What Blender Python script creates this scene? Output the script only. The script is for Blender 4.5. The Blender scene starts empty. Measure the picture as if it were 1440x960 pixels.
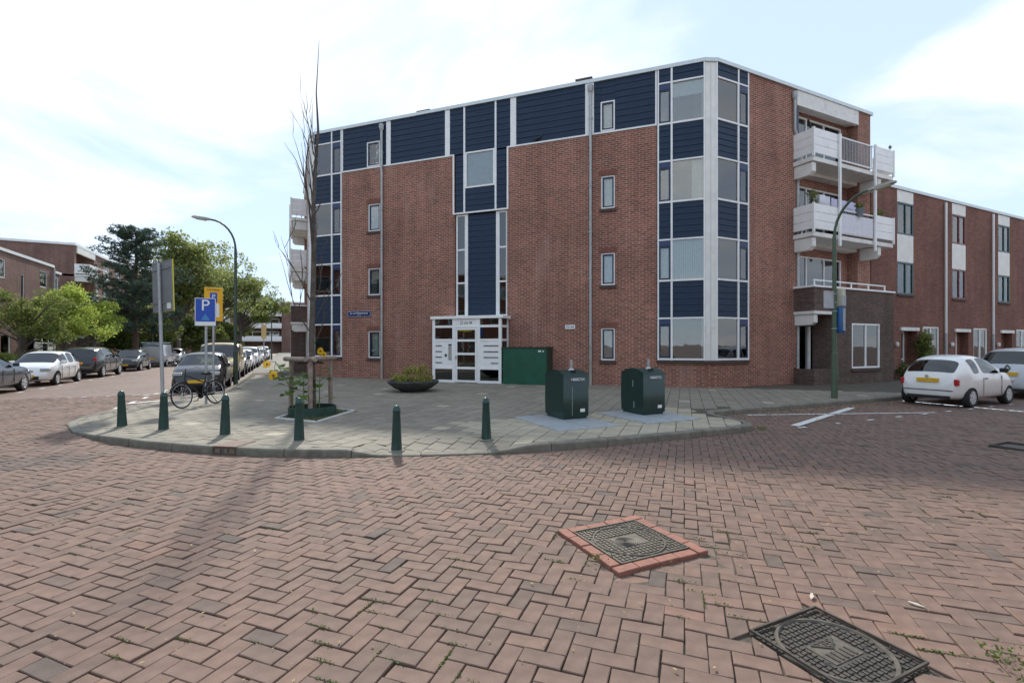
import bpy, bmesh, math, random
from mathutils import Vector, Matrix, noise as mnoise
R_ = math.radians
rnd = random.Random(7)
S2 = math.sqrt(.5)
scene = bpy.context.scene
col = scene.collection

# ------------------------------------------------------------------ camera
# x runs along the right-hand street, y along the left-hand street, the camera stands at the crossing
cam_d = bpy.data.cameras.new("camera")
cam_d.sensor_width = 36
cam_d.lens = 16.75
cam_d.shift_y = 6 / 1440
cam_d.clip_start = 0.05
cam_d.clip_end = 2000
cam = bpy.data.objects.new("camera", cam_d)
cam.location = (0, 0, 1.62)
cam.rotation_euler = (R_(90), 0, R_(-25.1))
col.objects.link(cam)
scene.camera = cam

# ------------------------------------------------------------------ sky and sun
SUN_EL, SUN_AZ = 40.0, 9.5          # azimuth measured clockwise from +y
world = bpy.data.worlds.new("World")
scene.world = world
world.use_nodes = True
wt = world.node_tree
for n in list(wt.nodes): wt.nodes.remove(n)
wo = wt.nodes.new('ShaderNodeOutputWorld')
sky = wt.nodes.new('ShaderNodeTexSky')
sky.sky_type = 'NISHITA'
sky.sun_disc = False
sky.sun_elevation = R_(SUN_EL)
sky.sun_rotation = R_(SUN_AZ)
sky.air_density = 1.0
sky.dust_density = 0.0
bg1 = wt.nodes.new('ShaderNodeBackground')
bg1.inputs['Strength'].default_value = 0.07
wt.links.new(sky.outputs[0], bg1.inputs[0])
# thin broken cloud cover, the same all round
tc = wt.nodes.new('ShaderNodeTexCoord')
sep = wt.nodes.new('ShaderNodeSeparateXYZ')
wt.links.new(tc.outputs['Generated'], sep.inputs[0])
mx = wt.nodes.new('ShaderNodeMath'); mx.operation = 'MAXIMUM'; mx.inputs[1].default_value = 0.0
wt.links.new(sep.outputs[2], mx.inputs[0])
ad = wt.nodes.new('ShaderNodeMath'); ad.operation = 'ADD'; ad.inputs[1].default_value = 0.22
wt.links.new(mx.outputs[0], ad.inputs[0])
dv = wt.nodes.new('ShaderNodeVectorMath'); dv.operation = 'DIVIDE'
cb = wt.nodes.new('ShaderNodeCombineXYZ')
for i in range(3): wt.links.new(ad.outputs[0], cb.inputs[i])
wt.links.new(tc.outputs['Generated'], dv.inputs[0]); wt.links.new(cb.outputs[0], dv.inputs[1])
ns = wt.nodes.new('ShaderNodeTexNoise')
ns.inputs['Scale'].default_value = 1.25; ns.inputs['Detail'].default_value = 8; ns.inputs['Roughness'].default_value = 0.56
ns.inputs['Distortion'].default_value = 0.5
wt.links.new(dv.outputs[0], ns.inputs['Vector'])
rp = wt.nodes.new('ShaderNodeValToRGB')
rp.color_ramp.elements[0].position = 0.44; rp.color_ramp.elements[0].color = (.80, .80, .80, 1)
rp.color_ramp.elements[1].position = 0.68; rp.color_ramp.elements[1].color = (.97, .97, .97, 1)
wt.links.new(ns.outputs[0], rp.inputs[0])
bg2 = wt.nodes.new('ShaderNodeBackground')
bg2.inputs['Color'].default_value = (.965, .98, 1.0, 1)
bg2.inputs['Strength'].default_value = 0.67
rp2 = wt.nodes.new('ShaderNodeValToRGB')
rp2.color_ramp.elements[0].position = 0.47; rp2.color_ramp.elements[0].color = (.56, .69, .87, 1)
rp2.color_ramp.elements[1].position = 0.74; rp2.color_ramp.elements[1].color = (.95, .94, .92, 1)
wt.links.new(ns.outputs[0], rp2.inputs[0]); wt.links.new(rp2.outputs[0], bg2.inputs[0])
mxs = wt.nodes.new('ShaderNodeMixShader')
wt.links.new(rp.outputs[0], mxs.inputs[0]); wt.links.new(bg1.outputs[0], mxs.inputs[1]); wt.links.new(bg2.outputs[0], mxs.inputs[2])
wt.links.new(mxs.outputs[0], wo.inputs[0])

sd = bpy.data.lights.new("sun", 'SUN')
sd.energy = 2.2; sd.angle = R_(3.0); sd.color = (1, .95, .87)
sun = bpy.data.objects.new("sun", sd)
az, el = R_(SUN_AZ), R_(SUN_EL)
to_sun = Vector((math.sin(az) * math.cos(el), math.cos(az) * math.cos(el), math.sin(el)))
sun.rotation_euler = to_sun.to_track_quat('Z', 'Y').to_euler()
sun.location = (20, 60, 60)
col.objects.link(sun)
vs = scene.view_settings
vs.view_transform = 'Standard'; vs.look = 'None'; vs.exposure = 1.12; vs.gamma = 1

# ------------------------------------------------------------------ materials
MATS = {}
def mat(name, color, rough=.7, var=.12, scale=6., bump=.0, bscale=60., metal=0., spec=.5, coat=0., trans=0., attr=None, tint=None, dirt=None):
    """procedural paint / stone / metal: base colour with noise variation, optional bump, optional per-piece value"""
    if name in MATS: return MATS[name]
    m = bpy.data.materials.new(name); m.use_nodes = True
    nt = m.node_tree; b = nt.nodes['Principled BSDF']; L = nt.links.new
    b.inputs['Roughness'].default_value = rough; b.inputs['Metallic'].default_value = metal
    b.inputs['Specular IOR Level'].default_value = spec; b.inputs['Coat Weight'].default_value = coat
    b.inputs['Coat Roughness'].default_value = .04
    tcn = nt.nodes.new('ShaderNodeTexCoord')
    n = nt.nodes.new('ShaderNodeTexNoise'); n.inputs['Scale'].default_value = scale; n.inputs['Detail'].default_value = 6
    L(tcn.outputs['Object'], n.inputs['Vector'])
    r = nt.nodes.new('ShaderNodeMapRange'); r.inputs['From Min'].default_value = .3; r.inputs['From Max'].default_value = .7
    r.inputs['To Min'].default_value = 1 - var; r.inputs['To Max'].default_value = 1 + var
    L(n.outputs[0], r.inputs['Value'])
    mul = nt.nodes.new('ShaderNodeMix'); mul.data_type = 'RGBA'; mul.blend_type = 'MULTIPLY'; mul.inputs['Factor'].default_value = 1
    if attr:
        at = nt.nodes.new('ShaderNodeAttribute'); at.attribute_name = attr
        cr = nt.nodes.new('ShaderNodeValToRGB')
        els = cr.color_ramp.elements
        while len(els) < len(tint): els.new(.5)
        for e, (p, c) in zip(els, tint): e.position = p; e.color = (*c, 1)
        L(at.outputs['Fac'], cr.inputs[0]); L(cr.outputs[0], mul.inputs['A'])
    else:
        mul.inputs['A'].default_value = (*color, 1)
    L(r.outputs[0], mul.inputs['B'])
    out = mul.outputs['Result']
    if dirt:
        n2 = nt.nodes.new('ShaderNodeTexNoise'); n2.inputs['Scale'].default_value = dirt[0]; n2.inputs['Detail'].default_value = 8; n2.inputs['Roughness'].default_value = .65
        L(tcn.outputs['Object'], n2.inputs['Vector'])
        r2 = nt.nodes.new('ShaderNodeMapRange'); r2.inputs['From Min'].default_value = dirt[1]; r2.inputs['From Max'].default_value = dirt[1] + .12
        r2.inputs['To Max'].default_value = dirt[2]
        L(n2.outputs[0], r2.inputs['Value'])
        mm = nt.nodes.new('ShaderNodeMix'); mm.data_type = 'RGBA'
        L(r2.outputs[0], mm.inputs['Factor']); L(out, mm.inputs['A']); mm.inputs['B'].default_value = (*dirt[3], 1)
        out = mm.outputs['Result']
    L(out, b.inputs['Base Color'])
    if bump:
        nb = nt.nodes.new('ShaderNodeTexNoise'); nb.inputs['Scale'].default_value = bscale; nb.inputs['Detail'].default_value = 6
        L(tcn.outputs['Object'], nb.inputs['Vector'])
        bp = nt.nodes.new('ShaderNodeBump'); bp.inputs['Strength'].default_value = bump; bp.inputs['Distance'].default_value = .01
        L(nb.outputs[0], bp.inputs['Height']); L(bp.outputs[0], b.inputs['Normal'])
    MATS[name] = m
    return m

def brick_mat(name, c1, c2, mortar, bw=.245, rh=.078, ms=.014, stain=(.5, .5, .5), flat=False, rot=0., rough=.85):
    """brickwork seen from afar: coursing by the object's own wall coordinates"""
    if name in MATS: return MATS[name]
    m = bpy.data.materials.new(name); m.use_nodes = True
    nt = m.node_tree; b = nt.nodes['Principled BSDF']; L = nt.links.new
    b.inputs['Roughness'].default_value = rough; b.inputs['Specular IOR Level'].default_value = .25
    tcn = nt.nodes.new('ShaderNodeTexCoord'); sp = nt.nodes.new('ShaderNodeSeparateXYZ'); L(tcn.outputs['Object'], sp.inputs[0])
    cbn = nt.nodes.new('ShaderNodeCombineXYZ')
    if flat:
        mp = nt.nodes.new('ShaderNodeMapping'); mp.inputs['Rotation'].default_value = (0, 0, rot)
        L(tcn.outputs['Object'], mp.inputs[0]); vec = mp.outputs[0]
    else:
        a = nt.nodes.new('ShaderNodeMath'); a.operation = 'ADD'; L(sp.outputs[0], a.inputs[0]); L(sp.outputs[1], a.inputs[1])
        L(a.outputs[0], cbn.inputs[0]); L(sp.outputs[2], cbn.inputs[1]); vec = cbn.outputs[0]
    bt = nt.nodes.new('ShaderNodeTexBrick')
    bt.inputs['Color1'].default_value = (*c1, 1); bt.inputs['Color2'].default_value = (*c2, 1); bt.inputs['Mortar'].default_value = (*mortar, 1)
    bt.inputs['Scale'].default_value = 1; bt.inputs['Mortar Size'].default_value = ms; bt.inputs['Mortar Smooth'].default_value = .2
    bt.inputs['Brick Width'].default_value = bw; bt.inputs['Row Height'].default_value = rh; bt.inputs['Bias'].default_value = 0
    L(vec, bt.inputs['Vector'])
    n = nt.nodes.new('ShaderNodeTexNoise'); n.inputs['Scale'].default_value = .55; n.inputs['Detail'].default_value = 7; n.inputs['Roughness'].default_value = .6
    L(vec, n.inputs['Vector'])
    r = nt.nodes.new('ShaderNodeMapRange'); r.inputs['From Min'].default_value = .35; r.inputs['From Max'].default_value = .68
    r.inputs['To Min'].default_value = .86; r.inputs['To Max'].default_value = 1.14; L(n.outputs[0], r.inputs['Value'])
    n3 = nt.nodes.new('ShaderNodeTexNoise'); n3.inputs['Scale'].default_value = 9; n3.inputs['Detail'].default_value = 4; L(vec, n3.inputs['Vector'])
    r3 = nt.nodes.new('ShaderNodeMapRange'); r3.inputs['From Min'].default_value = .3; r3.inputs['From Max'].default_value = .7
    r3.inputs['To Min'].default_value = .8; r3.inputs['To Max'].default_value = 1.2; L(n3.outputs[0], r3.inputs['Value'])
    pm = nt.nodes.new('ShaderNodeMath'); pm.operation = 'MULTIPLY'; L(r.outputs[0], pm.inputs[0]); L(r3.outputs[0], pm.inputs[1])
    mul = nt.nodes.new('ShaderNodeMix'); mul.data_type = 'RGBA'; mul.blend_type = 'MULTIPLY'; mul.inputs['Factor'].default_value = 1
    L(bt.outputs['Color'], mul.inputs['A']); L(pm.outputs[0], mul.inputs['B'])
    out = mul.outputs['Result']
    # pale lime bloom streaks
    mp2 = nt.nodes.new('ShaderNodeMapping'); mp2.inputs['Scale'].default_value = (1.1, .28, 1); L(vec, mp2.inputs[0])
    n4 = nt.nodes.new('ShaderNodeTexNoise'); n4.inputs['Scale'].default_value = 1.0; n4.inputs['Detail'].default_value = 6; n4.inputs['Roughness'].default_value = .6; L(mp2.outputs[0], n4.inputs['Vector'])
    r4 = nt.nodes.new('ShaderNodeMapRange'); r4.inputs['From Min'].default_value = .56; r4.inputs['From Max'].default_value = .78; r4.inputs['To Max'].default_value = .5; L(n4.outputs[0], r4.inputs['Value'])
    mm = nt.nodes.new('ShaderNodeMix'); mm.data_type = 'RGBA'; L(r4.outputs[0], mm.inputs['Factor']); L(out, mm.inputs['A']); mm.inputs['B'].default_value = (*stain, 1)
    mp5 = nt.nodes.new('ShaderNodeMapping'); mp5.inputs['Scale'].default_value = (2.4, .16, 1); L(vec, mp5.inputs[0])
    n5 = nt.nodes.new('ShaderNodeTexNoise'); n5.inputs['Scale'].default_value = 1.0; n5.inputs['Detail'].default_value = 5; L(mp5.outputs[0], n5.inputs['Vector'])
    r5 = nt.nodes.new('ShaderNodeMapRange'); r5.inputs['From Min'].default_value = .36; r5.inputs['From Max'].default_value = .6; r5.inputs['To Min'].default_value = .87; r5.inputs['To Max'].default_value = 1.04; L(n5.outputs[0], r5.inputs['Value'])
    m5 = nt.nodes.new('ShaderNodeMix'); m5.data_type = 'RGBA'; m5.blend_type = 'MULTIPLY'; m5.inputs['Factor'].default_value = 1; L(mm.outputs['Result'], m5.inputs['A']); L(r5.outputs[0], m5.inputs['B'])
    L(m5.outputs['Result'], b.inputs['Base Color'])
    bp = nt.nodes.new('ShaderNodeBump'); bp.inputs['Strength'].default_value = .6; bp.inputs['Distance'].default_value = .008; bp.invert = True
    L(bt.outputs['Fac'], bp.inputs['Height']); L(bp.outputs[0], b.inputs['Normal'])
    MATS[name] = m
    return m

def glass_mat(name, tint=(.55, .6, .6), rough=.02, base=.06):
    if name in MATS: return MATS[name]
    m = bpy.data.materials.new(name); m.use_nodes = True
    nt = m.node_tree; L = nt.links.new
    for n in list(nt.nodes): nt.nodes.remove(n)
    o = nt.nodes.new('ShaderNodeOutputMaterial'); mi = nt.nodes.new('ShaderNodeMixShader')
    t = nt.nodes.new('ShaderNodeBsdfTransparent'); t.inputs[0].default_value = (*tint, 1)
    g = nt.nodes.new('ShaderNodeBsdfGlossy'); g.inputs['Roughness'].default_value = rough
    tcn = nt.nodes.new('ShaderNodeTexCoord'); nn = nt.nodes.new('ShaderNodeTexNoise'); nn.inputs['Scale'].default_value = 1.3
    L(tcn.outputs['Object'], nn.inputs['Vector'])
    bp = nt.nodes.new('ShaderNodeBump'); bp.inputs['Strength'].default_value = .06; bp.inputs['Distance'].default_value = .05
    L(nn.outputs[0], bp.inputs['Height']); L(bp.outputs[0], g.inputs['Normal'])
    f = nt.nodes.new('ShaderNodeFresnel'); f.inputs[0].default_value = 1.55
    mr = nt.nodes.new('ShaderNodeMapRange'); mr.inputs['To Min'].default_value = base; mr.inputs['To Max'].default_value = 1
    L(f.outputs[0], mr.inputs['Value']); L(mr.outputs[0], mi.inputs[0]); L(t.outputs[0], mi.inputs[1]); L(g.outputs[0], mi.inputs[2]); L(mi.outputs[0], o.inputs[0])
    MATS[name] = m
    return m

def leaf_mat(name, c1, c2, trans=.35):
    if name in MATS: return MATS[name]
    m = bpy.data.materials.new(name); m.use_nodes = True
    nt = m.node_tree; L = nt.links.new; b = nt.nodes['Principled BSDF']; o = nt.nodes['Material Output']
    b.inputs['Roughness'].default_value = .55; b.inputs['Specular IOR Level'].default_value = .3
    at = nt.nodes.new('ShaderNodeAttribute'); at.attribute_name = 'piece'
    cr = nt.nodes.new('ShaderNodeValToRGB'); cr.color_ramp.elements[0].color = (*c1, 1); cr.color_ramp.elements[1].color = (*c2, 1)
    L(at.outputs['Fac'], cr.inputs[0]); L(cr.outputs[0], b.inputs['Base Color'])
    tr = nt.nodes.new('ShaderNodeBsdfTranslucent'); L(cr.outputs[0], tr.inputs[0])
    mi = nt.nodes.new('ShaderNodeMixShader'); mi.inputs[0].default_value = trans
    L(b.outputs[0], mi.inputs[1]); L(tr.outputs[0], mi.inputs[2]); L(mi.outputs[0], o.inputs[0])
    MATS[name] = m
    return m

BRICK = brick_mat('wall_brick', (.345, .118, .076), (.190, .067, .046), (.40, .285, .225), stain=(.45, .30, .245))
BRICK_D = brick_mat('wall_brick_brown', (.165, .105, .082), (.10, .066, .054), (.13, .105, .09), stain=(.22, .19, .17))
BRICK_R = brick_mat('terrace_brick', (.265, .108, .076), (.18, .072, .053), (.20, .13, .10), stain=(.30, .2, .17))
BRICK_L = brick_mat('far_brick', (.25, .135, .105), (.18, .088, .07), (.24, .175, .145), stain=(.32, .24, .2))
WHITE = mat('white_paint', (.87, .865, .84), .5, .05, 3, dirt=(2.2, .58, .25, (.5, .48, .43)))
CREAM = mat('cream_render', (.84, .82, .76), .75, .07, 2.5, .15, 40, dirt=(1.6, .56, .3, (.42, .40, .34)))
CONCRETE_W = mat('white_concrete', (.78, .77, .72), .8, .08, 3, .2, 50, dirt=(2.5, .55, .35, (.4, .38, .33)))
ALU = mat('aluminium_trim', (.62, .66, .66), .4, .05, 4, metal=.3)
NAVY = mat('navy_boards', (.0145, .032, .064), .55, .25, 3, .1, 30, spec=.3, dirt=(1.4, .57, .35, (.022, .038, .062)))
NAVY_F = mat('navy_frame', (.011, .022, .058), .35, .1, 4)
BLUE_F = mat('blue_vent', (.02, .042, .12), .4, .1, 4)
ZINC = mat('zinc_pipe', (.42, .44, .44), .5, .12, 5, metal=.35, dirt=(3, .55, .4, (.3, .31, .3)))
PIPE_G = mat('grey_pipe', (.36, .345, .30), .7, .15, 5)
SILL = mat('dark_sill_brick', (.085, .055, .048), .8, .25, 22, .3, 60)
GLASS = glass_mat('window_glass', (.86, .91, .90), .012, .12)
GLASS_D = glass_mat('door_glass', (.35, .38, .37), .02, .10)
CARGLASS = glass_mat('car_glass', (.48, .55, .53), .01, .05)
CURTAIN = mat('net_curtain', (.78, .78, .75), .9, .08, 8)
CURTAIN_R = mat('red_curtain', (.5, .075, .065), .9, .3, 8)
CURTAIN_G = mat('grey_curtain', (.34, .35, .34), .9, .12, 6)
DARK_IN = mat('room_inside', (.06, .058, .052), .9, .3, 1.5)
BINGREEN = mat('bin_green', (.006, .030, .025), .33, .15, 5, .04, 25, spec=.5, dirt=(5, .62, .3, (.05, .08, .07)))
GREEN_BOX = mat('box_green', (.006, .085, .045), .45, .15, 3, dirt=(1.8, .55, .4, (.006, .055, .03)))
GREEN_BOXD = mat('box_green_dark', (.03, .045, .03), .7, .4, 9)
BOLLARD = mat('bollard_green', (.014, .052, .044), .38, .2, 9, .06, 40, dirt=(14, .63, .5, (.10, .13, .11)))
STEELPLATE = mat('galvanised_plate', (.42, .45, .465), .45, .12, 7, .12, 120, metal=.25, dirt=(3, .56, .3, (.22, .24, .25)))
POST_GREEN = mat('post_green', (.075, .115, .07), .5, .12, 6, dirt=(5, .56, .4, (.12, .14, .09)))
POST_DARK = mat('post_dark_green', (.05, .075, .055), .5, .12, 6)
POST_GREY = mat('galvanised_pole', (.42, .44, .45), .45, .1, 8, metal=.4)
SIGNBACK = mat('sign_back', (.23, .245, .25), .5, .08, 5, metal=.3)
YELLOW = mat('sign_yellow', (.80, .42, .01), .45, .05, 5)
YELLOW2 = mat('sign_edge_yellow', (.75, .66, .04), .45, .05, 5)
BLUE = mat('sign_blue', (.010, .07, .42), .4, .06, 5)
SIGNWHITE = mat('sign_white', (.8, .8, .78), .45, .04, 5)
PLATE_Y = mat('plate_yellow', (.72, .42, .02), .5, .08, 12)
BLACK = mat('black_plastic', (.014, .014, .015), .5, .2, 8)
RUBBER = mat('tyre_rubber', (.02, .02, .021), .85, .2, 14)
RIM = mat('alloy_rim', (.56, .57, .58), .35, .08, 9, metal=.1)
RED_L = mat('tail_light_red', (.45, .012, .015), .15, .1, 6)
HEADL = mat('headlight_clear', (.55, .57, .58), .1, .1, 9, metal=.4)
IRON = mat('cast_iron', (.078, .068, .056), .6, .3, 18, .25, 90, metal=.35, dirt=(9, .5, .6, (.10, .088, .068)))
IRON_HI = mat('cast_iron_worn', (.125, .108, .085), .55, .3, 18, .2, 90, metal=.3)
REDBRICK = mat('red_kerb_brick', (.26, .112, .078), .8, .18, 14, .25, 120, dirt=(9, .55, .5, (.30, .15, .11)))
KERB = mat('kerb_concrete', (.185, .172, .138), .85, .25, 5, .25, 70, dirt=(2.2, .50, .6, (.10, .097, .068)))
KERB_L = mat('pit_edging', (.5, .49, .45), .85, .1, 5, .2, 70)
SOIL = mat('soil', (.06, .045, .03), .95, .4, 14, .6, 40)
BARK = mat('bark', (.105, .088, .072), .9, .35, 12, .6, 45)
BARK_P = mat('pine_bark', (.10, .062, .04), .9, .3, 8, .6, 30)
TWIG = mat('twig', (.085, .065, .055), .9, .25, 8)
STAKE = mat('stake_wood', (.28, .215, .175), .85, .25, 9, .4, 35, dirt=(4, .52, .5, (.17, .12, .09)))
STAKE_D = mat('stake_wood_dark', (.055, .04, .03), .85, .3, 9, .3, 35)
RINGGREEN = mat('ring_green', (.018, .055, .038), .5, .2, 7)
PLANTER = mat('planter_concrete', (.055, .055, .052), .85, .3, 7, .5, 50)
LINE = mat('road_paint', (.74, .73, .69), .7, .1, 9, dirt=(16, .55, .85, (.25, .2, .17)))
CLOTH_W = mat('white_cloth', (.72, .72, .76), .9, .06, 6)
CLOTH_L = mat('lilac_cloth', (.55, .53, .68), .9, .06, 6)
WOOD = mat('trellis_wood', (.16, .09, .055), .7, .2, 8)
TEXTD = mat('dark_lettering', (.03, .03, .035), .5, .05, 5)
TEXTW = mat('white_lettering', (.82, .82, .8), .5, .03, 5)
ROAD_T = [(0, (.108, .089, .076)), (.15, (.146, .105, .085)), (.5, (.180, .121, .095)), (.85, (.203, .130, .100)), (1, (.225, .131, .098))]
ROADBRICK = mat('road_brick', (0, 0, 0), .8, .18, 9, .28, 140, spec=.22, attr='piece', tint=ROAD_T, dirt=(1.1, .60, .35, (.17, .14, .125)))
JOINT = mat('joint_sand', (.085, .07, .052), .95, .35, 30, .5, 120, dirt=(1.3, .58, .6, (.16, .145, .09)))
TILE_T = [(0, (.158, .138, .106)), (.35, (.212, .188, .145)), (.7, (.262, .232, .180)), (.82, (.36, .315, .23)), (1, (.43, .38, .28))]
TILE = mat('pavement_tile', (0, 0, 0), .85, .12, 7, .2, 110, attr='piece', tint=TILE_T, dirt=(.8, .56, .4, (.165, .155, .13)))
ROADFAR = brick_mat('road_far', (.198, .131, .104), (.162, .106, .084), (.10, .076, .06), bw=.235, rh=.118, ms=.008, flat=True, rot=R_(45), stain=(.2, .15, .128), rough=.62)
PAVEFAR = brick_mat('pavement_far', (.235, .218, .185), (.195, .18, .152), (.11, .10, .085), bw=.3, rh=.3, ms=.008, flat=True, rot=R_(45), stain=(.3, .28, .25))
GRASSM = leaf_mat('grass_blades', (.06, .10, .02), (.16, .22, .05), .25)
LITTER = leaf_mat('leaf_litter', (.16, .09, .035), (.42, .33, .15), .1)
def paint(name, c, rough=.28, metal=.0): return mat(name, c, rough, .04, 4, coat=.6, metal=metal, spec=.5)
P_WHITE = paint('car_white', (.82, .81, .78)); P_BLACK = paint('car_black', (.013, .013, .016)); P_GREY = paint('car_grey', (.045, .047, .055), metal=.3)
P_DKGREY = paint('car_dark_grey', (.02, .021, .023), metal=.1); P_SILVER = paint('car_silver', (.42, .44, .46), metal=.4); P_LBLUE = paint('car_pale_blue', (.60, .63, .65), metal=.05)
P_NAVY = paint('car_navy', (.03, .04, .065), metal=.3); P_SAND = paint('van_sand', (.55, .43, .19))

# ------------------------------------------------------------------ mesh helpers
class MB:
    def __init__(s): s.v = []; s.f = []; s.m = []; s.a = []
    def add(s, vs, fs, mi=0, a=0.):
        o = len(s.v); s.v += [tuple(p) for p in vs]
        for f in fs: s.f.append(tuple(i + o for i in f)); s.m.append(mi); s.a.append(a)
        return s
    def box(s, x0, x1, y0, y1, z0, z1, mi=0, a=0.):
        return s.add([(x0,y0,z0),(x1,y0,z0),(x1,y1,z0),(x0,y1,z0),(x0,y0,z1),(x1,y0,z1),(x1,y1,z1),(x0,y1,z1)],
            [(0,3,2,1),(4,5,6,7),(0,1,5,4),(1,2,6,5),(2,3,7,6),(3,0,4,7)], mi, a)
    def prism(s, poly, z0, z1, mi=0, a=0.):        # poly in xy, counter-clockwise
        n = len(poly)
        return s.add([(x,y,z0) for x,y in poly] + [(x,y,z1) for x,y in poly],
            [tuple(range(n-1,-1,-1)), tuple(range(n,2*n))] + [(i,(i+1)%n,n+(i+1)%n,n+i) for i in range(n)], mi, a)
    def extrude_x(s, prof, x0, x1, mi=0):          # prof in (y,z)
        n = len(prof)
        return s.add([(x0,y,z) for y,z in prof] + [(x1,y,z) for y,z in prof],
            [tuple(range(n)), tuple(range(2*n-1,n-1,-1))] + [(i,n+i,n+(i+1)%n,(i+1)%n) for i in range(n)], mi)
    def tube(s, pts, rad, n=8, mi=0, cap=True, a=0.):
        pts = [Vector(p) for p in pts]
        if not isinstance(rad, (list, tuple)): rad = [rad] * len(pts)
        vs = []; up = None
        for i, p in enumerate(pts):
            d = (pts[min(i+1,len(pts)-1)] - pts[max(i-1,0)])
            d = d.normalized() if d.length > 1e-9 else Vector((0,0,1))
            if up is None:
                up = Vector((1,0,0)) if abs(d.z) > .9 else Vector((0,0,1))
            x = up.cross(d)
            if x.length < 1e-4: x = Vector((0,1,0)).cross(d)
            x.normalize(); y = d.cross(x); up = y
            for k in range(n):
                t = 2*math.pi*k/n
                vs.append(p + (x*math.cos(t) + y*math.sin(t)) * rad[i])
        fs = [(i*n+k, i*n+(k+1)%n, (i+1)*n+(k+1)%n, (i+1)*n+k) for i in range(len(pts)-1) for k in range(n)]
        if cap: fs += [tuple(range(n-1,-1,-1)), tuple(range((len(pts)-1)*n, len(pts)*n))]
        return s.add(vs, fs, mi, a)
    def lathe(s, prof, n=24, c=(0,0,0), mi=0, axis='z', cap=True):     # prof (r,z) bottom to top
        vs = []
        for r, z in prof:
            for k in range(n):
                t = 2*math.pi*k/n; x, y = r*math.cos(t), r*math.sin(t)
                vs.append((c[0]+x, c[1]+y, c[2]+z) if axis == 'z' else (c[0]+x, c[1]+z, c[2]+y))
        m = len(prof)
        fs = [(i*n+k, i*n+(k+1)%n, (i+1)*n+(k+1)%n, (i+1)*n+k) for i in range(m-1) for k in range(n)]
        if cap: fs += [tuple(range(n-1,-1,-1)), tuple(range((m-1)*n, m*n))]
        if axis == 'y': fs = [tuple(reversed(f)) for f in fs]
        return s.add(vs, fs, mi)
    def torus(s, c, R, r, n=28, k=6, axis='y', mi=0):
        vs = []; fs = []
        for i in range(n):
            t = 2*math.pi*i/n
            for j in range(k):
                u = 2*math.pi*j/k; q = R + r*math.cos(u); w = r*math.sin(u)
                a, b = q*math.cos(t), q*math.sin(t)
                vs.append((c[0]+a, c[1]+w, c[2]+b) if axis == 'y' else (c[0]+a, c[1]+b, c[2]+w))
        for i in range(n):
            for j in range(k):
                fs.append((i*k+j, i*k+(j+1)%k, ((i+1)%n)*k+(j+1)%k, ((i+1)%n)*k+j))
        if axis != 'y': fs = [tuple(reversed(f)) for f in fs]
        return s.add(vs, fs, mi)
    def mesh(s, name, mats, smooth=False, attr=False):
        me = bpy.data.meshes.new(name); me.from_pydata(s.v, [], s.f)
        for m in mats: me.materials.append(m)
        if len(mats) > 1: me.polygons.foreach_set('material_index', s.m)
        if smooth: me.polygons.foreach_set('use_smooth', [True]*len(me.polygons))
        if attr:
            at = me.attributes.new('piece', 'FLOAT', 'FACE'); at.data.foreach_set('value', s.a)
        me.update(); return me
    def build(s, name, mats, parent=None, loc=(0,0,0), rz=0., smooth=False, attr=False, bevel=0., auto=True):
        if not isinstance(mats, (list, tuple)): mats = [mats]
        o = link(bpy.data.objects.new(name, s.mesh(name, mats, smooth, attr)), parent)
        o.location = loc; o.rotation_euler = (0, 0, rz)
        if smooth and auto: soften(o.data)
        if bevel:
            b = o.modifiers.new('bevel', 'BEVEL'); b.width = bevel; b.segments = 2; b.limit_method = 'ANGLE'; b.angle_limit = R_(40)
        return o
def soften(me, ang=38):
    bm = bmesh.new(); bm.from_mesh(me)
    for e in bm.edges:
        if len(e.link_faces) == 2 and e.calc_face_angle(0) > R_(ang): e.smooth = False
    bm.to_mesh(me); bm.free()
def link(o, parent=None):
    col.objects.link(o)
    if parent: o.parent = parent
    return o
def tag(o, label=None, cat=None, group=None, kind=None):
    if label: o['label'] = label
    if cat: o['category'] = cat
    if group: o['group'] = group
    if kind: o['kind'] = kind
    return o
def thing(name, label, cat, loc=(0,0,0), rz=0., group=None):
    o = link(bpy.data.objects.new(name, None)); o.location = loc; o.rotation_euler = (0,0,rz); o.empty_display_size = .2
    return tag(o, label, cat, group)
def copy_tree(o, parent=None):
    c = o.copy(); col.objects.link(c); c.parent = parent
    for ch in o.children: copy_tree(ch, c)
    return c
def evaluated(o):
    dg = bpy.context.evaluated_depsgraph_get()
    return bpy.data.meshes.new_from_object(o.evaluated_get(dg))
def text(s, size, m, name, parent=None, loc=(0,0,0), rot=(R_(90),0,0), depth=.002, align='CENTER', sx=1.):
    c = bpy.data.curves.new(name, 'FONT'); c.body = s; c.size = size; c.extrude = depth; c.align_x = align; c.align_y = 'CENTER'
    t = link(bpy.data.objects.new(name + '_curve', c)); bpy.context.view_layer.update()
    me = evaluated(t); bpy.data.objects.remove(t); bpy.data.curves.remove(c)
    me.materials.clear(); me.materials.append(m)
    o = link(bpy.data.objects.new(name, me), parent); o.location = loc; o.rotation_euler = rot; o.scale = (sx, 1, 1)
    return o
def leaf_cloud(mb, pts, size, jitter=.4, flat=0., seed=1, asp=.6):
    r = random.Random(seed)
    for p, val in pts:
        n = Vector((r.gauss(0,1), r.gauss(0,1), r.gauss(0,1) + flat)).normalized()
        u = n.orthogonal().normalized(); q = Matrix.Rotation(r.uniform(0, 6.28), 3, n); u = q @ u; w = n.cross(u)
        sz = size * r.uniform(1-jitter, 1+jitter); p = Vector(p)
        mb.add([p - u*sz, p - w*sz*asp + n*sz*.15, p + u*sz, p + w*sz*asp + n*sz*.15], [(0,1,2,3)], 0, val)
    return mb

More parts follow.
